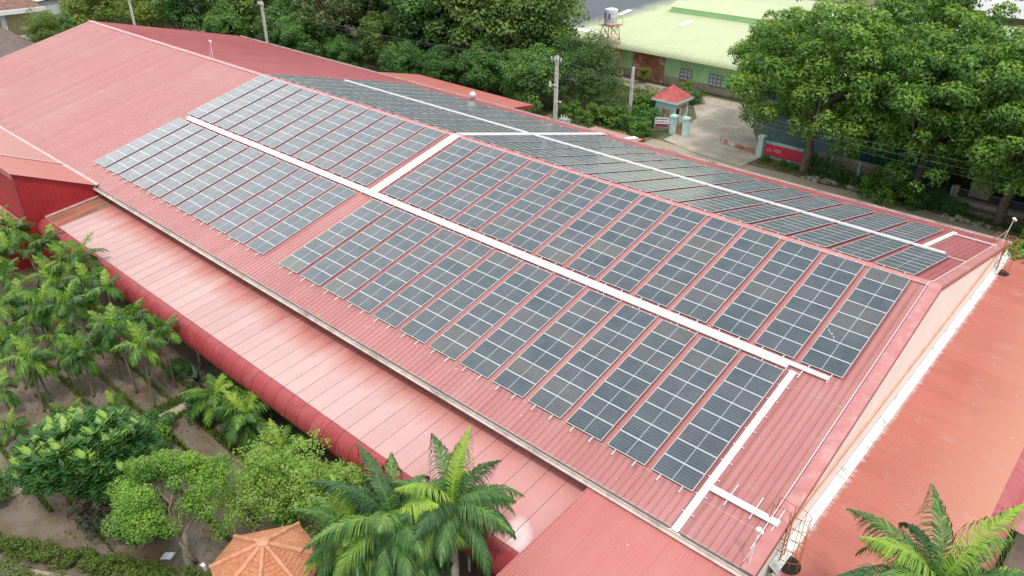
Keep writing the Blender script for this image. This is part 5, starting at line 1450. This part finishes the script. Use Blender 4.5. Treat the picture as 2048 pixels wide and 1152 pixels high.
for x, y, s, rz_, l in ((-19.3, -27.3, 1.15, .2, 'airy light green tree left of the gazebo, nearest the curved edge'), (-19.9, -29.2, 1.05, 2.2, 'airy light green tree between the round tree and the gazebo'), (-16.6, -26.8, 1.1, 4.0, 'airy light green tree just left of the royal palms')):
    place_tree('light_green_tree', TM['light'], (x, y, GZ), rz_, s, l, 'tree', 'airy light green trees')
tm('maroon', seed=430, h=2.9, cr=1.4, ch=2.9, lf='maroon', leaf=.22, per=260, clumps=60, clr=(.3, .6), trunk_r=.06, fork=.15, limbs=8, low=-.9, hollow=.3, asp=.35)
place_tree('croton_shrub', TM['maroon'], (-25.0, -33.7, GZ), .5, 1.15, 'dark maroon-tipped shrub under the breadfruit tree', 'shrub')
place_tree('croton_shrub', TM['maroon'], (-23.3, -32.7, GZ), 2.5, .85, 'dark shrub between the breadfruit and the round green tree', 'shrub')
tm('gbush', seed=440, h=1.5, cr=1.0, ch=1.6, lf='mango', leaf=.12, per=600, clumps=34, clr=(.25, .5), trunk_r=.04, fork=.2, limbs=5, low=-.9, hollow=.3)
tm('gbush2', seed=441, h=1.6, cr=1.1, ch=1.7, lf='ficus', leaf=.12, per=600, clumps=36, clr=(.25, .5), trunk_r=.04, fork=.2, limbs=5, low=-.9, hollow=.3)
for x, y, s, k, l in ((-30.9, -28.9, 1.0, 0, 'round dark bush beside the cement path'), (-30.4, -26.2, 1.2, 0, 'round bush at the foot of the first clump palm'), (-29.3, -29.9, 1.35, 1, 'fresh green bush behind the round tree'), (-32.2, -37.2, 1.25, 0, 'round dark bush at the left picture edge near the hedge'), (-35.2, -25.2, .8, 0, 'dark low bush under the lean-to edge'), (-18.4, -31.4, .8, 1, 'low green bush beside the gazebo'), (-14.5, -28.4, 1.3, 1, 'green bush between gazebo and royal palms'), (-12.9, -30.6, 1.5, 1, 'leafy bush overlapping the gazebo roof, right'), (-19.0, -27.9, .8, 1, 'low bush at the airy trees')):
    place_tree('garden_bush', TM['gbush2' if k else 'gbush'], (x, y, GZ), x, s, l, 'bush', 'garden bushes')
# spiky dark plant
AG = palm_crown(460, 16, 1.15, 2, .05, .05, .1, 'agave', elev=(1.3, .2), droop=(.3, .8), bright=0, rach=.07)
t_ = thing('spiky_plant', 'dark spiky rosette plant under the curved edge', 'plant', (-33.3, -24.9, GZ))
o = bpy.data.objects.new('leaves', AG); COL.objects.link(o); o.parent = t_; o.location = (0, 0, .5); o.scale = (1.2,) * 3
m = MB(); m.tube([(0, 0, -.05), (0, 0, .5)], .12, 8); o = bpy.data.objects.new('stem', m.mesh('stem', 'palmtrunk')); COL.objects.link(o); o.parent = t_
# hedge
rs = np.random.default_rng(470); cs = []; rd = []
a = Vector((-34, -41.4, GZ)); b = Vector((-16.2, -31.1, GZ))
for k in range(420):
    p = a.lerp(b, rs.random()) + nn * (rs.random() * .9 - .45)
    cs.append((p.x, p.y, GZ + .15 + rs.random() * .45)); rd.append(rs.uniform(.2, .34))
V, T_ = clump_crown(cs, rd, 900, .10, rs, tbase=.42, top=.3)
o = bpy.data.objects.new('clipped_hedge', quads_mesh('clipped_hedge', V, T_, LF['hedge'])); COL.objects.link(o)
tag(o, 'long clipped green hedge along the cement path at the bottom left', 'hedge')
rs = np.random.default_rng(471); cs = []; rd = []
for k in range(110):
    p = Vector((-27.6, -39.6, GZ)).lerp(Vector((-22.0, -36.6, GZ)), rs.random()) + nn * (rs.random() * 1.6 - .5)
    cs.append((p.x, p.y, GZ + .2 + rs.random() * .7)); rd.append(rs.uniform(.25, .45))
V, T_ = clump_crown(cs, rd, 800, .11, rs, tbase=.42, top=.3)
o = bpy.data.objects.new('clipped_hedge', quads_mesh('front_hedge', V, T_, LF['hedge'])); COL.objects.link(o)
tag(o, 'thick rounded hedge outside the path at the bottom left corner', 'hedge')
# grass strips between beds
grass('bed_grass', 'thin rows of grass between the garden beds', [(-46, -32.8, -26.95, -26.75), (-44, -33, -28.75, -28.5), (-42, -32.8, -30.6, -30.35), (-40, -33, -32.3, -32.1), (-31.4, -22.0, -26.85, -26.4), (-31.4, -24, -28.6, -28.35), (-33.2, -32.55, -36, -25.2), (-31.65, -31.2, -36, -25.2), (-38, -29, -35.6, -35.4), (-36, -24, -34.6, -34.5), (-30, -18.8, -30.4, -30.2), (-46, -33, -25.5, -25.3)], 330, .34, 9)
grass('bed_weeds', 'scattered weeds on the garden soil', [(-56, -18, -36, -25)], 5, .20, 10)
rs = np.random.default_rng(77); n = 2600
p = np.stack([rs.uniform(-56, -14, n), rs.uniform(-37, -24.5, n), np.full(n, GZ + .03)], 1)
o = bpy.data.objects.new('leaf_litter', quads_mesh('leaf_litter', leaves(p, unit(rs.normal(size=(n, 3)) * .25 + np.array([0, 0, 1.])), .13, .5, rs), rs.uniform(0, 1, n), M['litter'])); COL.objects.link(o)
tag(o, 'dry fallen leaves scattered on the garden soil', 'leaf litter', kind='stuff')
# low soil banks of the beds
m = MB()
for yb_ in (-26.85, -28.6, -30.45, -32.2):
    V = []; n = 40
    for k in range(n + 1):
        x = -46 + 13 * k / n; w = .28 + .05 * math.sin(k * 1.7)
        V += [(x, yb_ - w, GZ + .012), (x, yb_, GZ + .10 + .02 * math.sin(k * 2.3)), (x, yb_ + w, GZ + .012)]
    m.poly(V, [f for k in range(n) for f in ((3 * k, 3 * k + 3, 3 * k + 4, 3 * k + 1), (3 * k + 1, 3 * k + 4, 3 * k + 5, 3 * k + 2))])
structure(m.build('soil_banks', 'soil', base=(-40, -29, GZ)))
# gazebo
GC = Vector((-15.15, -31.05, -5.9)); rad = 2.4; ez = -7.2; GA = [183, 113, 53, 5, -42, -88, -134]
gz_ = thing('gazebo', 'gazebo with a many-sided orange clay tiled roof and round ridge tiles', 'gazebo', (GC.x, GC.y, GZ))
corner = [Vector((GC.x + rad * math.cos(R(a)), GC.y + rad * math.sin(R(a)), ez)) for a in GA]
m = MB()
for k in range(7):   # courses of tiles as real stepped rows
    a, b = corner[k], corner[(k + 1) % 7]; n = 13
    for j in range(n):
        t0, t1 = j / n, (j + 1) / n
        p0, p1 = GC.lerp(a, t0 + .0), GC.lerp(b, t0); q0, q1 = GC.lerp(a, t1 + .012), GC.lerp(b, t1 + .012)
        cols = max(1, int(round(13 * t1)))
        for i in range(cols):
            g = .06
            u0, u1 = (i + g / 2) / cols, (i + 1 - g / 2) / cols
            up = Vector((0, 0, .045)); dn = Vector((0, 0, .0))
            A_, B_, C_, D_ = p0.lerp(p1, u0) + dn, p0.lerp(p1, u1) + dn, q0.lerp(q1, u1) + up, q0.lerp(q1, u0) + up
            m.poly([A_, B_, C_, D_, C_ - up * 1.0, D_ - up * 1.0, A_ + Vector((0, 0, .0)), B_], [(0, 1, 2, 3), (3, 2, 4, 5)])
m.build('tiled_roof', 'clay', gz_)
m = MB()
for k in range(7):
    a, b = corner[k], corner[(k + 1) % 7]; m.poly([GC - Vector((0, 0, .05)), a - Vector((0, 0, .05)), b - Vector((0, 0, .05))])
m.build('roof_underlay', 'terr', gz_)
for k in range(7):
    m = MB(); m.smooth = False
    L = 10
    for j in range(L):
        p, q = GC.lerp(corner[k], .05 + .95 * j / L), GC.lerp(corner[k], .05 + .95 * (j + 1.1) / L)
        m.tube([p + Vector((0, 0, .05)), q + Vector((0, 0, .035))], [.085, .105], 8)
    m.build('hip_ridge', 'clayridge', gz_)
m = MB(); m.tube([GC + Vector((0, 0, -.05)), GC + Vector((0, 0, .08)), GC + Vector((0, 0, .16))], [.30, .26, .06], 12); m.build('finial', 'clayridge', gz_)
for k in range(7):
    p = GC.lerp(corner[k], .86); m = MB(); m.tube([(p.x, p.y, GZ), (p.x, p.y, ez + .12)], .09, 8); m.build('post', 'concrete', gz_)
# solar garden lamp, white light box, dead branches
gl = thing('solar_garden_lamp', 'small solar panel lamp standing beside the clipped hedge', 'garden lamp', (-21.3, -33.0, GZ))
m = MB(); m.tube([(-21.3, -33.0, GZ), (-21.3, -33.0, GZ + .5)], .02, 6); m.build('stake', 'grey', gl)
m = MB(); m.bar((-21.55, -33.15, GZ + .50), (-21.05, -32.85, GZ + .62), .42, .03); m.build('frame', 'frame', gl)
m = MB(); m.bar((-21.51, -33.12, GZ + .528), (-21.09, -32.88, GZ + .63), .36, .012); m.build('solar_face', 'glass', gl)
m = MB(); m.box(-19.9, -19.65, -32.2, -32.0, GZ, GZ + .35); tag(m.build('white_box', 'white'), 'small white box at the hedge near the gazebo', 'box')
m = MB(); rs = np.random.default_rng(12)
for k in range(16):
    p = np.array([-19.6 + rs.normal() * .5, -31.2 + rs.normal() * .5, GZ + .05]); q = p + np.array([rs.normal() * .8, rs.normal() * .8, rs.random() * .35])
    limb(m, p, q, .03, .012, rs, .1, 4, 5)
tag(m.build('dead_branches', 'deadwood'), 'heap of dry cut branches under the round green tree', 'branches', kind='stuff')

# ================================================================== lift to ground = 0
for o in list(bpy.data.objects):
    if o.parent is None: o.location.z += -GZ

# ================================================================== CAMERA
f_px = 1547.7703; Cc = Vector((8.12677959, -41.4193458, 19.86181537 - GZ))
w = np.array([1.97686387, 0.75948609, -0.43374038]); th_ = np.linalg.norm(w); kx = w / th_
K = np.array([[0, -kx[2], kx[1]], [kx[2], 0, -kx[0]], [-kx[1], kx[0], 0]])
Rm = np.eye(3) + math.sin(th_) * K + (1 - math.cos(th_)) * K @ K
cam = bpy.data.cameras.new('camera'); co = bpy.data.objects.new('camera', cam); COL.objects.link(co)
rot = Matrix([[Rm[0][i], -Rm[1][i], -Rm[2][i]] for i in range(3)])
co.matrix_world = Matrix.Translation(Cc) @ rot.to_4x4()
cam.sensor_width = 36; cam.lens = f_px / 2048 * 36; cam.clip_end = 3000; cam.clip_start = 0.1
sc.camera = co

# ================================================================== LIGHT
SUN_EL, SUN_AZ = 62, -28     # bright hazy daylight; azimuth measured from +X towards +Y
wld = bpy.data.worlds.new('World'); sc.world = wld; wld.use_nodes = True
nt = wld.node_tree; bg = nt.nodes['Background']
sky = nt.nodes.new('ShaderNodeTexSky'); sky.sky_type = 'NISHITA'; sky.sun_disc = False
sky.sun_elevation = R(SUN_EL); sky.sun_rotation = R(90 - SUN_AZ); sky.dust_density = 6; sky.air_density = 1.2
hz = nt.nodes.new('ShaderNodeMix'); hz.data_type = 'RGBA'; hz.inputs[0].default_value = 0.72
nt.links.new(sky.outputs[0], hz.inputs[6]); hz.inputs[7].default_value = (9.0, 9.4, 10.0, 1)
# broad glow added low in the hazy sky beyond the far ridge end
tc = nt.nodes.new('ShaderNodeTexCoord'); vm = nt.nodes.new('ShaderNodeVectorMath'); vm.operation = 'DOT_PRODUCT'
nt.links.new(tc.outputs['Generated'], vm.inputs[0])
sd_ = (math.cos(R(22)) * math.cos(R(172)), math.cos(R(22)) * math.sin(R(172)), math.sin(R(22)))
vm.inputs[1].default_value = sd_
gl_ = math_(nt, 'POWER', math_(nt, 'MAXIMUM', vm.outputs['Value'], 0.0), 9.0)
ad = nt.nodes.new('ShaderNodeMix'); ad.data_type = 'RGBA'; ad.blend_type = 'ADD'; ad.inputs[0].default_value = 1.0
gc = nt.nodes.new('ShaderNodeMix'); gc.data_type = 'RGBA'; gc.inputs[6].default_value = (0, 0, 0, 1); gc.inputs[7].default_value = (22, 22, 21.5, 1)
nt.links.new(gl_, gc.inputs[0]); nt.links.new(hz.outputs[2], ad.inputs[6]); nt.links.new(gc.outputs[2], ad.inputs[7])
nt.links.new(ad.outputs[2], bg.inputs[0]); bg.inputs[1].default_value = 0.115
sl = bpy.data.lights.new('sun', 'SUN'); sl.energy = 1.9; sl.angle = R(9); sl.color = (1, .96, .90)
so = bpy.data.objects.new('sun', sl); COL.objects.link(so)
dv = Vector((math.cos(R(SUN_EL)) * math.cos(R(SUN_AZ)), math.cos(R(SUN_EL)) * math.sin(R(SUN_AZ)), math.sin(R(SUN_EL))))
so.rotation_euler = dv.to_track_quat('Z', 'Y').to_euler()

sc.view_settings.view_transform = 'Standard'; sc.view_settings.look = 'None'; sc.view_settings.exposure = 0
sc.cycles.max_bounces = 6; sc.cycles.diffuse_bounces = 2; sc.cycles.glossy_bounces = 2
sc.cycles.transparent_max_bounces = 4; sc.cycles.use_denoising = True
